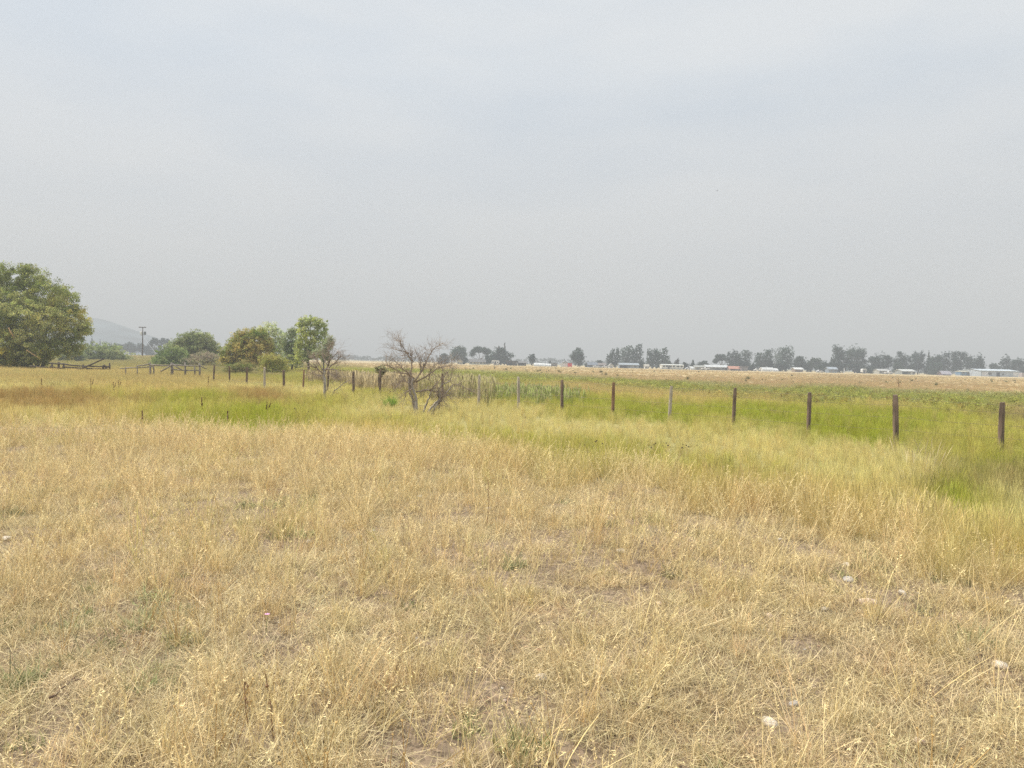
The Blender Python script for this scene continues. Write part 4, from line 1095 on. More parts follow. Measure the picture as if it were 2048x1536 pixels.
def house(name, label, cat, u0, u1, vt, Y, wall=(.7, .7, .68), roof=(.3, .3, .3), ridge='x', rf=.35, depth=None, spec=(), over=.4, rz=0, chimney=False, porch=False):
    x, y, z, W, H = frame_of(u0, u1, vt, Y); H = max(H, 2.3); D = depth or min(9, W * .7)
    t = thing(name, label, cat, (x, y, z), rz)
    h1 = H * (1 - rf); o = over
    hw = W / 2 - o
    if ridge == 'x':
        MB().prism([(0, -.3), (D, -.3), (D, h1), (D / 2, H - .12), (0, h1)], 'x', -hw, hw).build('wall', paint(wall), t)
        sl = (H - h1) / (D / 2)
        MB().prism([(-o, h1 - o * sl + .02), (D / 2, H), (D + o, h1 - o * sl + .02), (D + o, h1 - o * sl + .16), (D / 2, H + .15), (-o, h1 - o * sl + .16)], 'x', -W / 2, W / 2).build('roof', paint(roof, .7), t)
    elif ridge == 'y':
        MB().prism([(-hw, -.3), (hw, -.3), (hw, h1), (0, H - .12), (-hw, h1)], 'y', 0, D).build('wall', paint(wall), t)
        sl = (H - h1) / hw
        MB().prism([(-hw - o, h1 - o * sl + .02), (0, H), (hw + o, h1 - o * sl + .02), (hw + o, h1 - o * sl + .16), (0, H + .15), (-hw - o, h1 - o * sl + .16)], 'y', -o, D + o).build('roof', paint(roof, .7), t)
    elif ridge == 'shed':
        MB().prism([(0, -.3), (D, -.3), (D, h1), (0, H - .15)], 'x', -hw, hw).build('wall', paint(wall), t)
        MB().prism([(-o, H - .12), (D + o, h1 + .02), (D + o, h1 + .15), (-o, H + .03)], 'x', -W / 2, W / 2).build('roof', paint(roof, .7), t)
    openings(t, [(s[0], s[1] * W / 2, s[2], s[3] * h1, s[4] * h1, *s[5:]) for s in spec], 0, h1)
    if chimney: MB().box(W * .12, W * .12 + .6, D / 2 - .3, D / 2 + .3, H - .5, H + .7).build('chimney', paint((.3, .2, .16)), t)
    return t
def trailer_home(name, label, cat, u0, u1, vt, Y, wall, roof, spec=(), skirt=(.5, .5, .48), D=4.5):
    x, y, z, W, H = frame_of(u0, u1, vt, Y); H = max(H, 2.6)
    t = thing(name, label, cat, (x, y, z))
    MB().box(-W / 2, W / 2, 0, D, -.2, .5).build('skirting', paint(skirt), t)
    MB().box(-W / 2 - .02, W / 2 + .02, -.05, D + .05, .5, H - .45).build('wall', paint(wall), t)
    MB().prism([(-.3, H - .45), (D / 2, H), (D + .3, H - .45), (D + .3, H - .52), (-.3, H - .52)], 'x', -W / 2 - .25, W / 2 + .25).build('roof', paint(roof), t)
    openings(t, [(s[0], s[1] * W / 2, s[2], s[3] * H, s[4] * H, *s[5:]) for s in spec], -.05, H)
    return t
def wheel(t, x, y, r, wd=.24):
    o = MB().tube([(x, y, r), (x, y + wd, r)], [r, r], 16).build('wheel', TYRE, t)
    MB().tube([(x, y - .012, r), (x, y + .02, r)], [r * .55, r * .55], 12).build('rim', paint((.5, .5, .5), .4), o)
def car(name, label, u0, u1, Y, col, kind='sedan', flip=1, group=None):
    x, y, z, W, H = frame_of(u0, u1, 740, Y); Lh = max(W, 3.6) / 2
    t = thing(name, label, {'sedan': 'car', 'pickup': 'truck'}[kind], (x, y, z), 0, group)
    k = Lh / 2.2
    if kind == 'sedan':
        prof = [(-2.2, .35), (-2.2, .85), (-1.9, .98), (-1.35, 1.02), (-.75, 1.42), (.35, 1.45), (1.05, 1.02), (1.95, .88), (2.2, .65), (2.2, .35)]
        glass = [(-1.2, 1.03), (-.70, 1.38), (.32, 1.40), (.88, 1.03)]
    else:
        prof = [(-2.6, .5), (-2.6, 1.1), (-.6, 1.1), (-.55, 1.75), (.55, 1.78), (1.15, 1.2), (2.3, 1.1), (2.4, .5)]
        glass = [(-.4, 1.2), (-.38, 1.68), (.5, 1.70), (.95, 1.22)]
    f = lambda pr: [(flip * a * k, b * (k if k > 1 else 1)) for a, b in pr]
    MB().prism(f(prof), 'y', 0, 1.75).build('body', paint(col, .35, .03), t)
    MB().prism(f(glass), 'y', -.012, 1.762).build('window', GLASS, t)
    for a in (-1.4, 1.4):
        for yy in (-.03, 1.54): wheel(t, flip * a * k, yy, .33)
    return t
def camper(name, label, u0, u1, vt, Y, flip=1, col=(.82, .82, .80)):
    x, y, z, W, H = frame_of(u0, u1, vt, Y); H = max(H, 2.6); a = W / 2
    t = thing(name, label, 'camper', (x, y, z))
    MB().prism([(-a, .9), (-a, H - .4), (-a + .35, H), (a - .3, H), (a, H - .5), (a, 1.2), (a - .5, .55), (-a + .5, .55)], 'y', 0, 2.3).build('body', paint(col, .4, .03), t)
    MB().box(-a * .98, a * .98, -.015, .0, 1.0, 1.12).build('stripe', paint((.25, .16, .10)), t)
    openings(t, [('window', -a * .62, a * .30, H * .52, H * .74), ('window', a * .58, a * .32, H * .52, H * .74), ('door', -a * .05, .8, .6, H * .80, (.10, .10, .10))], 0, H)
    wheel(t, -.55, -.02, .36); wheel(t, .35, -.02, .36)
    MB().tube([(flip * a, 1.1, .7), (flip * (a + .9), 1.1, .55)], .06, 5).build('tow_bar', paint((.1, .1, .1)), t)
    return t
def crate_box(name, label, cat, u0, u1, vt, Y, col, D=2.4, ribs=True):
    x, y, z, W, H = frame_of(u0, u1, vt, Y); t = thing(name, label, cat, (x, y, z))
    m = MB().box(-W / 2, W / 2, 0, D, .12, H)
    if ribs:
        n = int(W / .5)
        for i in range(n): xc = -W / 2 + (i + .5) * W / n; m.box(xc - .08, xc + .08, -.05, -.002, .2, H - .1)
    m.build('body', paint(col), t)
    MB().box(-W / 2 - .04, W / 2 + .04, -.05, D + .05, H + .002, H + .08).build('roof', paint(tuple(c * .8 for c in col)), t)
    MB().box(W / 2 + .003, W / 2 + .06, .25, D - .25, .3, H - .2).build('door', paint(tuple(c * .7 for c in col)), t)
    for xx in (-W / 2 + .2, W / 2 - .2): MB().box(xx - .15, xx + .15, .1, D - .1, -.2, .118).build('footing', paint((.2, .2, .2)), t)
    return t
def poly_tunnel(name, label, u0, u1, vt, Y, hoops=6):
    x, y, z, W, H = frame_of(u0, u1, vt, Y); t = thing(name, label, 'greenhouse', (x, y, z)); D = 6
    prof = [(D / 2 - D / 2 * math.cos(a), H * math.sin(a) ** .8) for a in np.linspace(0, math.pi, 13)]
    MB().prism(prof, 'x', -W / 2, W / 2).build('cover', paint((.80, .80, .77), .5, .12, .6), t)
    for i in range(hoops):
        xx = -W / 2 + W * i / (hoops - 1)
        MB().tube([(xx, p[0], p[1] + .02) for p in prof], .06, 5).build('hoop', paint((.5, .5, .5)), t)
    MB().box(-W / 2 - .06, -W / 2 - .003, D / 2 - .8, D / 2 + .8, 0, H * .7).build('door', paint((.35, .35, .34)), t)
    return t

win, dr = 'window', 'door'
house('small_cottage', 'small pale cottage beside the round green tree on the far left farm', 'house', 913, 926, 719, 405, (.66, .64, .50), (.35, .32, .28), 'y', .4, spec=[(win, -.4, .8, .35, .75), (dr, .35, .8, 0, .8)])
house('farmhouse', 'low farmhouse with dark hip roof and cream walls under the vase shaped tree', 'house', 937, 972, 718.5, 415, (.66, .66, .50), (.16, .15, .14), 'x', .5, 8, spec=[(win, -.7, 1.1, .35, .8), (win, -.3, 1.1, .35, .8), (dr, 0.05, .9, 0, .85), (win, .45, 1.3, .35, .8), (win, .8, .9, .35, .8)], chimney=True)
camper('camper_trailer', 'white camper trailer with dark windows parked before the broad dome willow', 983, 998.5, 724.5, 385)
house('open_shed', 'dark slant roofed open shed right of the broad dome willow', 'shed', 1011, 1036, 721.5, 400, (.10, .085, .07), (.16, .15, .15), 'shed', .25, 6, spec=[('opening', -.3, 3.2, .05, .8, (.02, .02, .02)), (win, .66, .9, .5, .8)])
house('low_shed', 'long low dark shed right of the slant roofed open shed', 'shed', 1034, 1054, 726, 405, (.11, .095, .08), (.2, .19, .18), 'x', .3, 4, spec=[('opening', 0, 2.2, .05, .8, (.03, .03, .03))])
poly_tunnel('greenhouse', 'long white plastic greenhouse right of the lone round tree', 1068, 1090, 726, 395)
poly_tunnel('greenhouse', 'lower white plastic greenhouse between the longer one and the grey trailer', 1086, 1104, 727.3, 400, 5)
crate_box('trailer', 'plain grey box trailer right of the white greenhouses', 'trailer', 1102.5, 1114.5, 726.5, 392, (.26, .25, .24))
crate_box('white_container', 'white storage container beside the red one', 'container', 1122, 1136, 727, 392, (.80, .80, .78))
crate_box('red_container', 'bright red container at the foot of the dark oval tree', 'container', 1136.5, 1143.8, 726.5, 390, (.75, .035, .03), 2.4)
house('gable_house', 'pale house with grey gable roof behind the white and red containers', 'house', 1120, 1141, 722.5, 420, (.60, .60, .58), (.34, .33, .33), 'y', .45, 9, spec=[(win, -.4, 1, .4, .8), (win, .4, 1, .4, .8)])
house('blue_house', 'dark blue house with white trimmed gable right of the oval tree', 'house', 1175, 1196, 725, 405, (.10, .13, .18), (.18, .2, .23), 'x', .5, 8, spec=[(dr, .1, .9, 0, .85, (.7, .7, .7)), (win, -.5, 1.1, .35, .8), (win, .6, 1.1, .35, .8)])
car('parked_car', 'white car parked in front of the dark blue house', 1188, 1200, 385, (.80, .80, .80))
house('low_house', 'low grey house with brown roof between the dark blue house and white shed', 'house', 1195, 1213, 726.5, 410, (.36, .36, .36), (.24, .2, .18), 'x', .4, 6, spec=[(win, -.5, .9, .35, .8), (dr, 0, .8, 0, .85), (win, .5, .9, .35, .8)])
car('parked_car', 'white car parked between the low grey house and the white shed', 1205, 1217, 386, (.78, .78, .78), flip=-1)
house('white_shed', 'little white gabled shed below the darker narrow tree', 'shed', 1217, 1228, 728, 395, (.78, .78, .75), (.45, .44, .42), 'y', .4, 4, spec=[(dr, 0, 1.0, 0, .85, (.5, .5, .5))])
house('carport_house', 'long low grey blue house with open carport below the two tall poplars', 'house', 1238, 1279, 726.5, 405, (.33, .37, .40), (.36, .40, .43), 'x', .35, 8, spec=[('carport', -.55, 4.4, .02, .88, (.03, .03, .035)), (win, .0, 1.2, .35, .8), (dr, .3, .9, 0, .85), (win, .6, 1.4, .35, .8)])  # carport bay is a near-black panel painted as its inner shade
house('white_shed', 'tiny white shed with beige roof left of the full green poplar', 'shed', 1288, 1299, 729, 395, (.75, .75, .72), (.5, .46, .38), 'x', .4, 3, spec=[(dr, -.2, .8, 0, .85), (win, .5, .6, .4, .8)])
trailer_home('mobile_home', 'bright white mobile home with dark windows below the lighter poplar', 'mobile home', 1323, 1367, 728.5, 385, (.84, .84, .80), (.72, .72, .66),
             spec=[(win, -.78, 1.0, .45, .75), (win, -.5, 1.2, .45, .75), (dr, -.36, .9, .15, .78, (.04, .04, .05)), (win, -.2, 1.2, .4, .72, ), (win, .12, .9, .45, .75), (win, .5, 1.4, .45, .75), (win, .82, .9, .45, .75)])
car('parked_car', 'white car parked just right of the white mobile home', 1374, 1382, 388, (.80, .80, .80))
poly_tunnel('storage_tent', 'small white arched storage tent left of the long grey building', 1382, 1390, 733, 385, 4)
house('fence_shed', 'low pale wooden shed strip left of the long grey building', 'shed', 1388, 1411, 734, 385, (.50, .50, .45), (.42, .42, .38), 'x', .3, 3, spec=[(dr, -.3, .8, 0, .85), (dr, .5, .8, 0, .85)])
car('parked_truck', 'white pickup truck at the left end of the long grey building', 1408, 1417, 380, (.80, .80, .80), 'pickup')
house('grey_barn', 'long grey building with light metal roof below the flat topped tree', 'building', 1412, 1459, 730.5, 395, (.34, .35, .34), (.60, .61, .60), 'x', .4, 10, spec=[(dr, -.75, 1.2, 0, .8), (win, -.4, 1.2, .4, .8), ('garage_door', 0.05, 2.8, 0, .85, (.22, .22, .22)), (win, .45, 1.2, .4, .8), ('garage_door', .8, 2.4, 0, .85, (.14, .14, .14))])
house('orange_shed', 'shed with faded orange arched roof beside the dark thicket', 'shed', 1458, 1482, 733, 390, (.30, .22, .18), (.52, .25, .17), 'x', .55, 6, spec=[('opening', -.3, 2.2, .05, .85, (.05, .04, .04)), (dr, .5, .9, 0, .85)])
house('low_shed', 'low purplish grey roofed lean-to right of the orange roofed shed', 'shed', 1481, 1497, 735.5, 388, (.28, .26, .28), (.44, .40, .42), 'shed', .3, 4, spec=[(dr, 0, .9, 0, .85)])
car('parked_car', 'white car parked right of the small dark conifer', 1511, 1520.5, 392, (.82, .82, .82))
poly_tunnel('tent_building', 'white tent building with rounded roof below the tall tapering tree', 1525, 1548, 735, 395, 6)
poly_tunnel('tent_building', 'lower white tent annex joined to the right of the rounded tent building', 1545, 1557, 736.8, 398, 4)
house('small_barn', 'small brown shed with a white roof below the bushy dark tree', 'shed', 1588.5, 1607.5, 735.5, 390, (.36, .28, .21), (.72, .72, .70), 'x', .35, 5, spec=[('garage_door', -.3, 2.0, 0, .85, (.28, .21, .16)), (win, .5, .8, .4, .8)])
car('parked_car', 'small white car parked below the yellowish weeping tree', 1636, 1645, 392, (.78, .78, .78))
house('blue_shed', 'plain blue grey shed at the left foot of the largest leafy clump', 'shed', 1656, 1676, 734.5, 400, (.28, .33, .38), (.36, .40, .44), 'x', .35, 5, spec=[(dr, -.3, .9, 0, .85), (win, .4, .9, .4, .8)])
x, y, z, W, H = frame_of(1687, 1689, 737, 372)
t = thing('white_post', 'slender tall white post standing before the largest leafy clump', 'post', (x, y, z))
MB().tube([(0, 0, -.3), (0, 0, H)], [.19, .17], 10).build('shaft', paint((.85, .85, .85)), t)
MB().tube([(0, 0, H + .002), (0, 0, H + .12)], [.22, .12], 10).build('cap', paint((.8, .8, .8)), t)
camper('camper_trailer', 'small white camper between the white post and the pale house', 1725, 1733, 739.5, 385)
house('pale_house', 'long pale house below the dark dome shaped tree', 'house', 1757, 1780, 738.5, 400, (.52, .51, .45), (.48, .47, .44), 'x', .35, 7, spec=[(win, -.6, 1.1, .35, .8), (dr, -.1, .9, 0, .85), (win, .5, 1.2, .35, .8)])
car('parked_truck', 'white pickup truck parked before the pale house', 1773, 1786, 380, (.80, .80, .80), 'pickup')
house('flat_house', 'low house with pale roof and dark porch under the second tree of the long line', 'house', 1803, 1832, 739.2, 400, (.34, .36, .34), (.62, .62, .58), 'x', .35, 8, spec=[('opening', -.5, 3.0, .02, .85, (.06, .07, .07)), (win, .05, 1.1, .35, .8), (dr, .35, .9, 0, .85, (.6, .6, .55)), (win, .7, 1.1, .35, .8)])
house('tent', 'purple grey pitched tent roof at the foot of the narrow dark tree', 'tent', 1884, 1904, 743.5, 395, (.20, .15, .17), (.40, .37, .40), 'x', .7, 5, spec=[('opening', 0, 2.0, .02, .85, (.08, .05, .06))])
trailer_home('blue_mobile_home', 'blue mobile home with cream roof left of the long metal building', 'mobile home', 1921, 1957, 741.8, 395, (.16, .28, .42), (.68, .64, .50), spec=[(win, -.7, 1.2, .45, .75), (win, -.2, 1.2, .45, .75), (dr, .12, .9, .12, .8, (.85, .85, .85)), (win, .6, 1.2, .45, .75)])
house('metal_building', 'large light grey metal building with white doors at the far right', 'building', 1960, 2038, 739, 385, (.50, .55, .60), (.60, .66, .70), 'x', .22, 16,
      spec=[('garage_door', -.72, 3.4, 0, .78, (.80, .80, .82)), (win, -.50, 1.8, .35, .72), ('opening', -.07, 1.8, .02, .75, (.04, .05, .06)), (win, .17, .8, .3, .55), ('garage_door', .83, 2.8, -.03, .82, (.82, .82, .82))])
crate_box('storage_container', 'pale pink storage container right of the metal building', 'container', 2044, 2060, 746, 388, (.60, .50, .46))

# ------------------------------------------------------------------ plants one can point at
def blade_thing(name, label, cat, u, Y, parts, mat, tint, loc=None):
    x, y, z = loc or place(u, Y); v, q, c = join(parts)
    me = new_mesh(name, v, q, mat, False, c)
    a = me.attributes.new('tint', 'FLOAT_COLOR', 'POINT'); k = np.ones((len(v), 4), np.float32); k[:, :3] = tint; a.data.foreach_set('color', k.ravel())
    return tag(link(name, me, None, (x, y, z)), label, cat)
GB = mat_blade('own_blade', False, .35, (.74, .60, .34), .15, .7, .5)
x_, y_, z_ = ground_at(1830, 985)
blade_thing('ryegrass_clump', 'tall straw coloured grass clump with long seed heads in front of the green strip', 'grass clump', 0, 0,
    [blades(150, (.30, .62), (.15, 1.0), (.5, 1.5), .008, .24, 6, 11, 'blade', twist=.3, clump=.8), blades(40, (.72, 1.02), (.0, .42), (.05, .5), .0034, .30, 9, 12, 'seed', twist=.2, clump=.6)],
    GB, (.66, .56, .33), (x_, y_, z_))
x_, y_, z_ = ground_at(1018, 1262)
blade_thing('bunchgrass', 'star shaped tuft of long pale grass stalks fanning out over bare soil', 'grass tuft', 0, 0,
    [blades(34, (.25, .48), (.35, 1.25), (-.1, .3), .0045, .02, 6, 21, 'stem', twist=.1), blades(50, (.08, .2), (.3, 1.2), (.2, 1.), .004, .04, 4, 22)], GB, (.70, .58, .34), (x_, y_, z_))
x_, y_, z_ = place(781, 31.5)
blade_thing('green_weed', 'bright green leafy weed clump left of the larger dead tree', 'weed', 0, 0,
    [blades(190, (.30, .70), (.1, .9), (.1, .9), .018, .24, 4, 31), blades(120, (.2, .5), (.4, 1.2), (0, .6), .022, .28, 3, 32)], mat_blade('green_weed_leaf', False, .35, (.5, .5, .2), .1, .9, .4), (.26, .40, .06), (x_, y_, z_))
x_, y_, z_ = place(760, 39.0)
tree('sapling', 'small tufted sapling growing up behind a fence post left of the larger dead tree', 'shrub', 747, 775, 717, 39.5, 'round', (.12, .115, .07), (.14, .13, .07), 900, .09, clump_r=.11,
     lobes=[(-.15, 0, 1.45, .22, .2, .2), (.15, 0, 1.45, .22, .2, .2), (0, 0, 1.62, .28, .2, .2), (0, 0, 1.3, .15, .15, .2)])

# dark dock / mullein stalks
DOCK = mat_simple('dock_seed', (.115, .05, .028), .95, .3, 30)
DOCKS = [ # u, v_base, v_top, lean, where
 (84, 772, 757, 'short dark seed stalk below the big willow'), (125, 765, 749, 'thin dark seed stalk below the dark log fence'),
 (181, 783, 754, 'tallest forked dark dock stalk at the top of the red brown patch'), (226, 778, 764, 'dark dock stalk right of the tallest forked one'),
 (238, 775, 761, 'dark dock stalk second right of the tallest forked one'), (405, 823, 795, 'dark seed stalk standing in the bright green patch'),
 (415, 768, 753, 'little dark dock stalk near the first fence posts'), (456, 845, 822, 'slim rusty seed stalk below the bright green patch'),
 (532, 824, 803, 'stout rusty dock stalk at the right of the bright green patch'), (285, 842, 822, 'short rusty stalk below the red brown patch'),
 (939, 925, 894, 'thin dark stem alone in the golden grass at mid field'), (1137, 922, 892, 'dark bulrush like seed stalk in the yellow grass'),
 (548, 1480, 1350, 'long thin dark stem in the lower left foreground'), (505, 1490, 1360, 'second long dark stem left of its neighbour in the lower left foreground'),
 (972, 1060, 955, 'fine dark dry stem standing in the pale foreground grass'), (1798, 790, 756, 'branched brown thistle head rising just behind a fence post')]
BROWNST = mat_simple('brown_stem', (.26, .16, .09), .95, .3, 30)
for i, (u, vb, vt, lab) in enumerate(DOCKS):
    x, y, z = ground_at(u, vb + (14 if vb < 880 else 0)); r = np.random.default_rng(900 + i)
    H = max(.25, P(u, vt, y)[2] - z); thin = lab.find('thin') >= 0 or lab.find('stem') >= 0; mt = BROWNST if ('lower left' in lab or 'mid field' in lab or 'fine' in lab) else DOCK
    t = thing('thistle' if 'thistle' in lab else 'dock_stalk', lab[0].lower() + lab[1:], 'weed', (x, y, z))
    lean = r.normal(0, .05, 2) + (np.array([.12, 0]) if 'lower left' in lab and i == 12 else 0)
    if 'lower left' in lab: lean = np.array([-.16, .05])
    top = np.array([lean[0] * H, lean[1] * H, H]); rr = .004 if thin else .008
    MB().tube([(0, 0, -.05), top * .5 + [r.normal(0, .01), 0, 0], top], [rr, rr * .8, rr * .5], 5).build('stem', mt, t)
    m = MB(); n = 10 if thin else 60
    if 'thistle' in lab: n = 26
    if mt is BROWNST: n = 5; rr = .0025
    brs = [(np.array([0, 0, 0]), top)]
    if 'forked' in lab or 'stout' in lab: brs.append((top * .35, top * .9 + [.12, 0, 0]))
    if 'thistle' in lab:
        for k in range(7): a = r.uniform(-1, 1); brs.append((top * r.uniform(.5, .8), top * r.uniform(.75, .98) + [a * .16, r.normal(0, .06), 0]))
    for (a, b) in brs[1:]: m.tube([a, (a + b) / 2 + [0, 0, .01], b], [.005, .004, .003], 4)
    for k in range(n):
        a, b = brs[r.integers(0, len(brs))]
        f = r.uniform(.55, 1.0) if 'thistle' not in lab else r.uniform(.93, 1.03)
        c = a + (b - a) * f + r.normal(0, .012, 3) * (1 - f + .4); s = (.006 if thin else .013) * r.uniform(.6, 1.3) * (1.4 if 'thistle' in lab else 1)
        m.add([c + [s, 0, 0], c + [0, s, 0], c - [s, 0, 0], c - [0, s, 0], c + [0, 0, s * 1.4], c - [0, 0, s * 1.4]],
              [(0, 1, 4), (1, 2, 4), (2, 3, 4), (3, 0, 4), (1, 0, 5), (2, 1, 5), (3, 2, 5), (0, 3, 5)])
    m.build('seed_head', mt, t)
# dried coneflower-like plants with dark heads
for (u, vb, vt, w_, n, lab) in ((1040, 868, 829, 16, 2, 'dry weed with one dark pod pair above the yellow grass'), (1345, 940, 884, 46, 12, 'dry branched wildflower with scattered dark seed heads in the yellow grass'),
                               (1190, 935, 878, 26, 6, 'dry branched weed with small brown heads left of the dark seeded wildflower'), (600, 850, 815, 18, 7, 'brown dotted dry weed right of the stout rusty dock stalk')):
    x, y, z = ground_at(u, vb); r = np.random.default_rng(int(u)); H = P(u, vt, y)[2] - z; wv = w_ / F * y
    t = thing('dry_wildflower', lab, 'weed', (x, y, z)); m1, m2 = MB(), MB()
    for k in range(n):
        e = np.array([r.uniform(-wv, wv), r.normal(0, .08), H * r.uniform(.72, 1.0)]); b = np.array([r.normal(0, .02), 0, 0])
        m1.tube([b, b * .5 + e * .5 + [0, 0, .03], e], [.0035, .003, .002], 4)
        s = r.uniform(.010, .018)
        ring = [e + [s * 1.3 * math.cos(a), s * 1.3 * math.sin(a), 0] for a in np.linspace(0, 6.283, 7)[:-1]]
        m2.add(ring + [e + [0, 0, s * .9], e - [0, 0, s * .9]], [(i, (i + 1) % 6, 6) for i in range(6)] + [((i + 1) % 6, i, 7) for i in range(6)])
    m1.build('stem', mat_simple('dry_stem', (.42, .30, .15), .9, .2), t); m2.build('seed_head', mat_simple('dark_seed', (.05, .035, .025), .95, .2), t)

# reeds (cattails) beyond the fence
def reeds():
    r = np.random.default_rng(71)
    cat = [proto('reed_tuft', join([blades(26, (.9, 1.45), (0, .14), (0, .35), .030, .22, 4, 1200 + k), blades(8, (1.0, 1.5), (0, .06), (0, .08), .022, .2, 8, 1220 + k, 'seed')]), mat_blade('reed_blade_' + str(k), True, .3, (.70, .58, .38), .2, .6, .6)) for k in range(3)]
    X, Y, T, S = [], [], [], []
    for (u0, u1, y0, y1, n, ti, sc) in ((712, 850, 46, 58, 420, (.60, .49, .28), .78), (850, 985, 38, 52, 560, (.48, .45, .18), .80), (925, 1150, 36, 50, 420, (.33, .42, .09), .50), (620, 720, 55, 70, 200, (.5, .40, .2), .7)):
        Yv = r.uniform(y0, y1, n) + r.normal(0, 2, n); u = (u0 + u1) / 2 + (u1 - u0) * .5 * (r.beta(2, 2, n) * 2 - 1) * 1.25; Xv = (u - 1024) / F * Yv
        X.append(Xv); Y.append(Yv); T.append(np.tile([ti], (n, 1)) * (1 + r.normal(0, .15, (n, 1)))); S.append(sc * r.uniform(.7, 1.15, n))
    scatter('reed_bed', 'dried pale cattail reeds and green sedge standing beyond the fence', 'reeds', cat, np.concatenate(X), np.concatenate(Y), np.concatenate(S), np.concatenate(T), tilt=.05)
reeds()

# ------------------------------------------------------------------ stones
SM = {'white': mat_simple('pale_stone', (.50, .44, .36), .9, .25, 25, .4), 'brown': mat_simple('brown_stone', (.42, .25, .17), .9, .3, 25, .4), 'grey': mat_simple('grey_stone', (.36, .33, .30), .9, .3, 25, .4), 'pink': mat_simple('pinkish_stone', (.50, .38, .31), .9, .3, 25, .4)}
def stone_mesh(seed, mat, s, flat=.55):
    import bmesh
    bm = bmesh.new(); bmesh.ops.create_icosphere(bm, subdivisions=3, radius=1.0); r = np.random.default_rng(seed)
    pl = r.normal(0, 1, (7, 3)); pl /= np.linalg.norm(pl, axis=1, keepdims=True); dd = r.uniform(.55, .85, 7)
    for v in bm.verts:
        p = np.array(v.co)
        for a, d in zip(pl, dd):
            k = p @ a
            if k > d: p = p - a * (k - d) * .85
        p = p * (1 + .03 * math.sin(9 * p[0] + seed) * math.cos(7 * p[1])) * np.array([s, s * .75, s * flat]); v.co = p
    me = bpy.data.meshes.new('stone'); bm.to_mesh(me); bm.free(); me.materials.append(mat)
    me.polygons.foreach_set('use_smooth', np.ones(len(me.polygons), bool)); return me
STONES = [(1083, 1360, .042, 'white', 'brightest white flat stone in the lower centre foreground'), (1078, 1304, .034, 'brown', 'smooth brown stone above the brightest white one'),
 (1207, 1340, .028, 'white', 'half buried pale stone right of the brightest white one'), (1243, 1106, .055, 'white', 'flat pale stone at the upper middle of the bare ground'),
 (1232, 1392, .013, 'white', 'tiny shiny pebble below the half buried pale stone'), (1695, 1132, .042, 'white', 'pale stone on top of the grey slab at the right'), (1697, 1163, .055, 'grey', 'flat grey slab at the right near green weeds'),
 (1740, 1212, .075, 'pink', 'large pinkish flat rock in the right foreground'), (1805, 1188, .035, 'white', 'pale stone above and right of the large pinkish rock'), (1650, 1220, .030, 'white', 'small pale stone left of the large pinkish rock'),
 (1540, 1235, .038, 'pink', 'pinkish stone deep in straw left of the pale small stone'), (2002, 1335, .055, 'white', 'big pale stone near the right edge'), (1938, 1305, .030, 'white', 'small pale stone above and left of the big one at the right edge'),
 (1538, 1450, .045, 'white', 'greenish white stone low in the right foreground'), (1588, 1410, .030, 'grey', 'small grey stone above the greenish white one'), (1840, 1490, .040, 'pink', 'pinkish stone near the bottom right corner'),
 (1975, 1200, .030, 'white', 'pale pebble stone by the green weeds at the right edge'), (345, 1072, .045, 'white', 'pale jagged stone beside a dark hole at the left'), (300, 1072, .030, 'pink', 'pinkish stone left of the jagged pale one'),
 (617, 1086, .038, 'white', 'bright white lump in the straw at left centre'), (14, 1080, .055, 'white', 'pale flat stone at the left edge'), (372, 943, .05, 'white', 'pale rounded stone high up in the left straw'),
 (693, 1048, .05, 'white', 'white stone at the middle of the dry foreground'), (748, 1064, .038, 'white', 'pale stone just right of the middle white one'), (700, 979, .06, 'white', 'pale stone in the gravel patch before the golden grass'),
 (841, 996, .045, 'white', 'cream stone right of the gravel patch'), (978, 1020, .05, 'white', 'white pebble stone in the straw below mid field'), (1318, 1210, .03, 'pink', 'small pink stone in straw right of the star shaped tuft'),
 (1480, 1090, .035, 'pink', 'pinkish pebble high in the right hand straw'), (1560, 1082, .04, 'white', 'off white pebble right of the pinkish pebble')]
for i, (u, v, s, c, lab) in enumerate(STONES):
    x, y, z = ground_at(u, v); o = link('stone', stone_mesh(i * 7 + 1, SM[c], s), None, (x, y, z + s * .24)); o.rotation_euler = (rng.normal(0, .15), rng.normal(0, .15), rng.uniform(0, 6))
    tag(o, lab, 'stone', 'stones lying in the foreground')
# gravel
def gravel():
    pr = []
    for k in range(5):
        me = stone_mesh(300 + k, SM[['white', 'pink', 'grey', 'brown', 'pink'][k]], 1.0, .6); pr.append(bpy.data.objects.new('pebble', me))
    X, Y = wedge(1.9, 12, 24, power=.8); t, h, s, wdn = cover(X, Y)
    pb = fbm(X * .6 + 4, Y * .6, 81); keep = (s > .4) & (rng.uniform(0, 1, len(X)) < .15 + 1.2 * sstep(.48, .66, pb)); X, Y = X[keep], Y[keep]
    scatter('gravel', 'small rounded pebbles strewn through the thin foreground straw', 'gravel', pr, X, Y, .006 + .016 * rng.uniform(0, 1, len(X)) ** 3, np.ones((len(X), 3)), tilt=.3)
gravel()
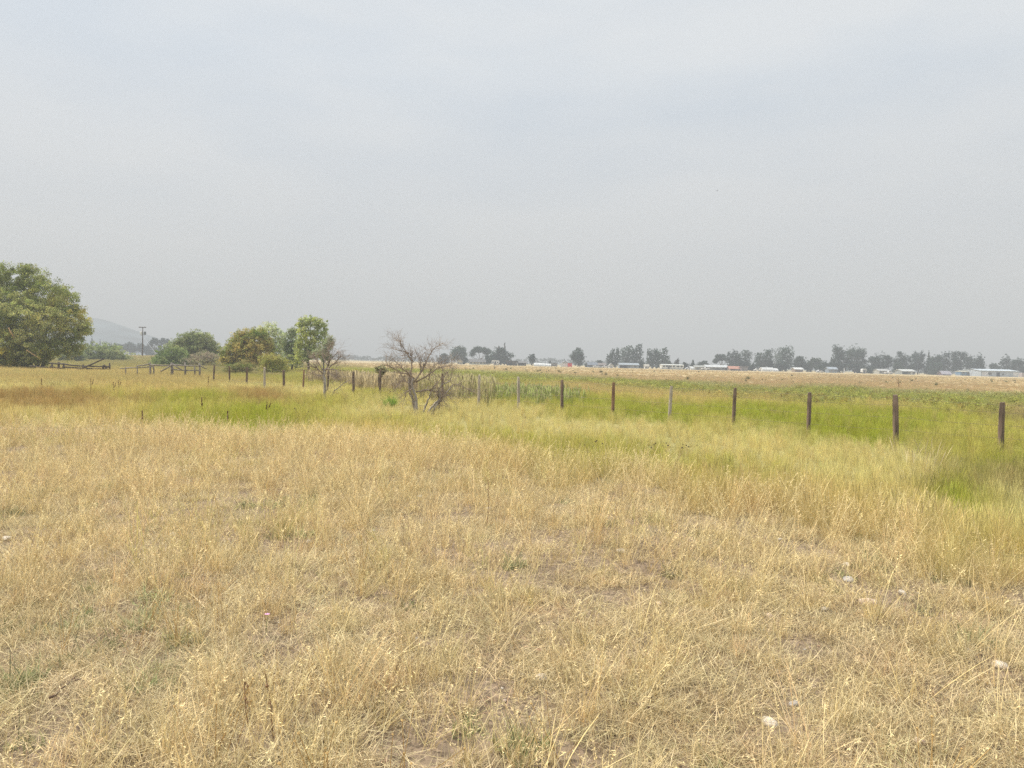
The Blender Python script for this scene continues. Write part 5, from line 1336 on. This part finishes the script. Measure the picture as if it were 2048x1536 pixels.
# fallen sticks
for i, (u0, v0, u1, v1, lab) in enumerate(((1235, 1412, 1310, 1432, 'dark fallen stick lying in the straw at lower right centre'), (100, 1412, 150, 1370, 'thin brown twig lying in the lower left straw'), (280, 1066, 318, 1074, 'dark broken twig by the jagged pale stone'))):
    a = np.array(ground_at(u0, v0)); b = np.array(ground_at(u1, v1)); m = MB()
    pts = [a * (1 - f) + b * f - a + [0, 0, .035 + rng.normal(0, .004)] for f in np.linspace(0, 1, 6)]
    m.tube(pts, np.linspace(.007, .004, 6), 6); p = pts[3]; m.tube([p, p + [.03, .02, .02], p + [.07, .03, .03]], [.004, .003, .002], 5)
    tag(m.build('stick', mat_simple('stick_bark', (.13, .085, .06), .95, .3, 20), None, a, True), lab, 'stick')
# pink flower
a = ground_at(531, 1275); t = thing('pink_flower', 'single tiny pink flower in the left foreground straw', 'flower', a)
MB().tube([(0, 0, -.02), (.005, 0, .07), (.008, 0, .14)], [.002, .0018, .0015], 5).build('stem', mat_simple('flower_stem', (.25, .28, .1)), t)
m = MB()
for k in range(7):
    q = k * 6.283 / 7; d = np.array([math.cos(q), math.sin(q), .25]); s_ = np.array([-math.sin(q), math.cos(q), 0]); c = np.array([.008, 0, .14])
    m.add([c, c + d * .012 + s_ * .004, c + d * .018, c + d * .012 - s_ * .004, c + d * .012 + [0, 0, -.0012]], [(0, 1, 2, 3), (0, 3, 4), (4, 1, 0), (3, 2, 4), (4, 2, 1)])
m.build('petal_ring', mat_simple('pink_petal', (.75, .38, .62), .7, .1), t)

# yellowing dry heads on short stalks, left foreground
def dry_heads():
    pr = []
    mh = mat_simple('dry_bract', (.50, .33, .13), .9, .3, 30)
    for k in range(3):
        r = np.random.default_rng(1500 + k); m = MB()
        for j in range(6):
            b = np.append(r.normal(0, .02, 2), 0); e = np.array([*r.normal(0, .07, 2), r.uniform(.14, .30)])
            m.tube([b, b * .5 + e * .5, e], [.0016, .0014, .0012], 3, cap=False); s = r.uniform(.003, .006)
            ring = [e + [s * math.cos(a), s * math.sin(a), 0] for a in np.linspace(0, 6.283, 6)[:-1]]
            m.add(ring + [e + [0, 0, s * .7], e - [0, 0, s * 1.2]], [(i, (i + 1) % 5, 5) for i in range(5)] + [((i + 1) % 5, i, 6) for i in range(5)])
        pr.append(bpy.data.objects.new('dry_head', new_mesh('dry_head', m.v, m.f, mh)))
    X, Y = wedge(1.9, 10, 6, power=.4); t, h, s, wdn = cover(X, Y)
    keep = (s > .4) & (rng.uniform(0, 1, len(X)) < np.clip(.5 - X / Y * 1.3, .06, .95) * sstep(.4, .6, fbm(X, Y, 91)))
    X, Y = X[keep], Y[keep]
    scatter('dry_flower_heads', 'tiny orange yellow dried flower heads among the left foreground straw', 'dry flowers', pr, X, Y, rng.uniform(.7, 1.3, len(X)), np.ones((len(X), 3)))
dry_heads()

# ------------------------------------------------------------------ birds
BM = mat_simple('bird_feather', (.03, .03, .035), .8, .1)
def bird(u, v, Y, lab, rz, flap):
    c = P(u, v, Y); t = thing('bird', lab, 'bird', c, rz); k = Y / 60 * .5
    m = MB(); m.tube([(-.12 * k, 0, 0), (-.07 * k, 0, .005 * k), (0, 0, .01 * k), (.06 * k, 0, .01 * k), (.09 * k, 0, .012 * k), (.12 * k, 0, .005 * k)], [.004 * k, .018 * k, .028 * k, .02 * k, .016 * k, .002 * k], 8)
    m.add([(-.11 * k, -.008 * k, 0), (-.11 * k, .008 * k, 0), (-.19 * k, .03 * k, 0), (-.19 * k, -.03 * k, 0), (-.14 * k, 0, .006 * k)], [(0, 1, 2, 3), (0, 4, 1), (1, 4, 2), (2, 4, 3), (3, 4, 0)])
    m.build('body', BM, t, smooth=True)
    for s in (-1, 1):
        w_ = [(.05, s * .015, .012), (-.05, s * .015, .01), (.055, s * .12, .02 + flap * .05), (-.03, s * .12, .015 + flap * .05), (-.02, s * .25, .02 + flap * .09), (-.05, s * .24, .018 + flap * .09)]
        lo = [(a, b, c_ - .006) for a, b, c_ in w_]
        MB().add([tuple(q * k for q in p) for p in w_ + lo], [(0, 1, 3, 2), (2, 3, 5, 4), (6, 8, 9, 7), (8, 10, 11, 9), (0, 2, 8, 6), (2, 4, 10, 8), (1, 7, 9, 3), (3, 9, 11, 5), (4, 5, 11, 10), (0, 6, 7, 1)]).build('wing', BM, t)
bird(1434, 382, 90, 'tiny dark bird flying high in the grey sky right of centre', .6, 1.2)
bird(2018, 643.5, 110, 'tiny dark bird low in the sky by the right edge', 1.2, -.6)

# ------------------------------------------------------------------ haze
hm = bpy.data.materials.new('smoke_haze'); hm.use_nodes = True; nt = hm.node_tree; nt.nodes.clear()
pv = N(nt, 'ShaderNodeVolumePrincipled'); pv.inputs['Color'].default_value = (.69, .705, .71, 1); pv.inputs['Density'].default_value = 0.0011; pv.inputs['Anisotropy'].default_value = 0.0; hm.cycles.volume_sampling = 'DISTANCE'; hm.cycles.homogeneous_volume = True
mo = N(nt, 'ShaderNodeOutputMaterial'); L(nt, pv.outputs[0], mo.inputs['Volume'])
hz = MB().box(-2450, 2450, -2400, 2450, -6, 96).build('haze', hm)
tag(hz, 'thin pale wildfire smoke haze filling the air', None, None, 'stuff')
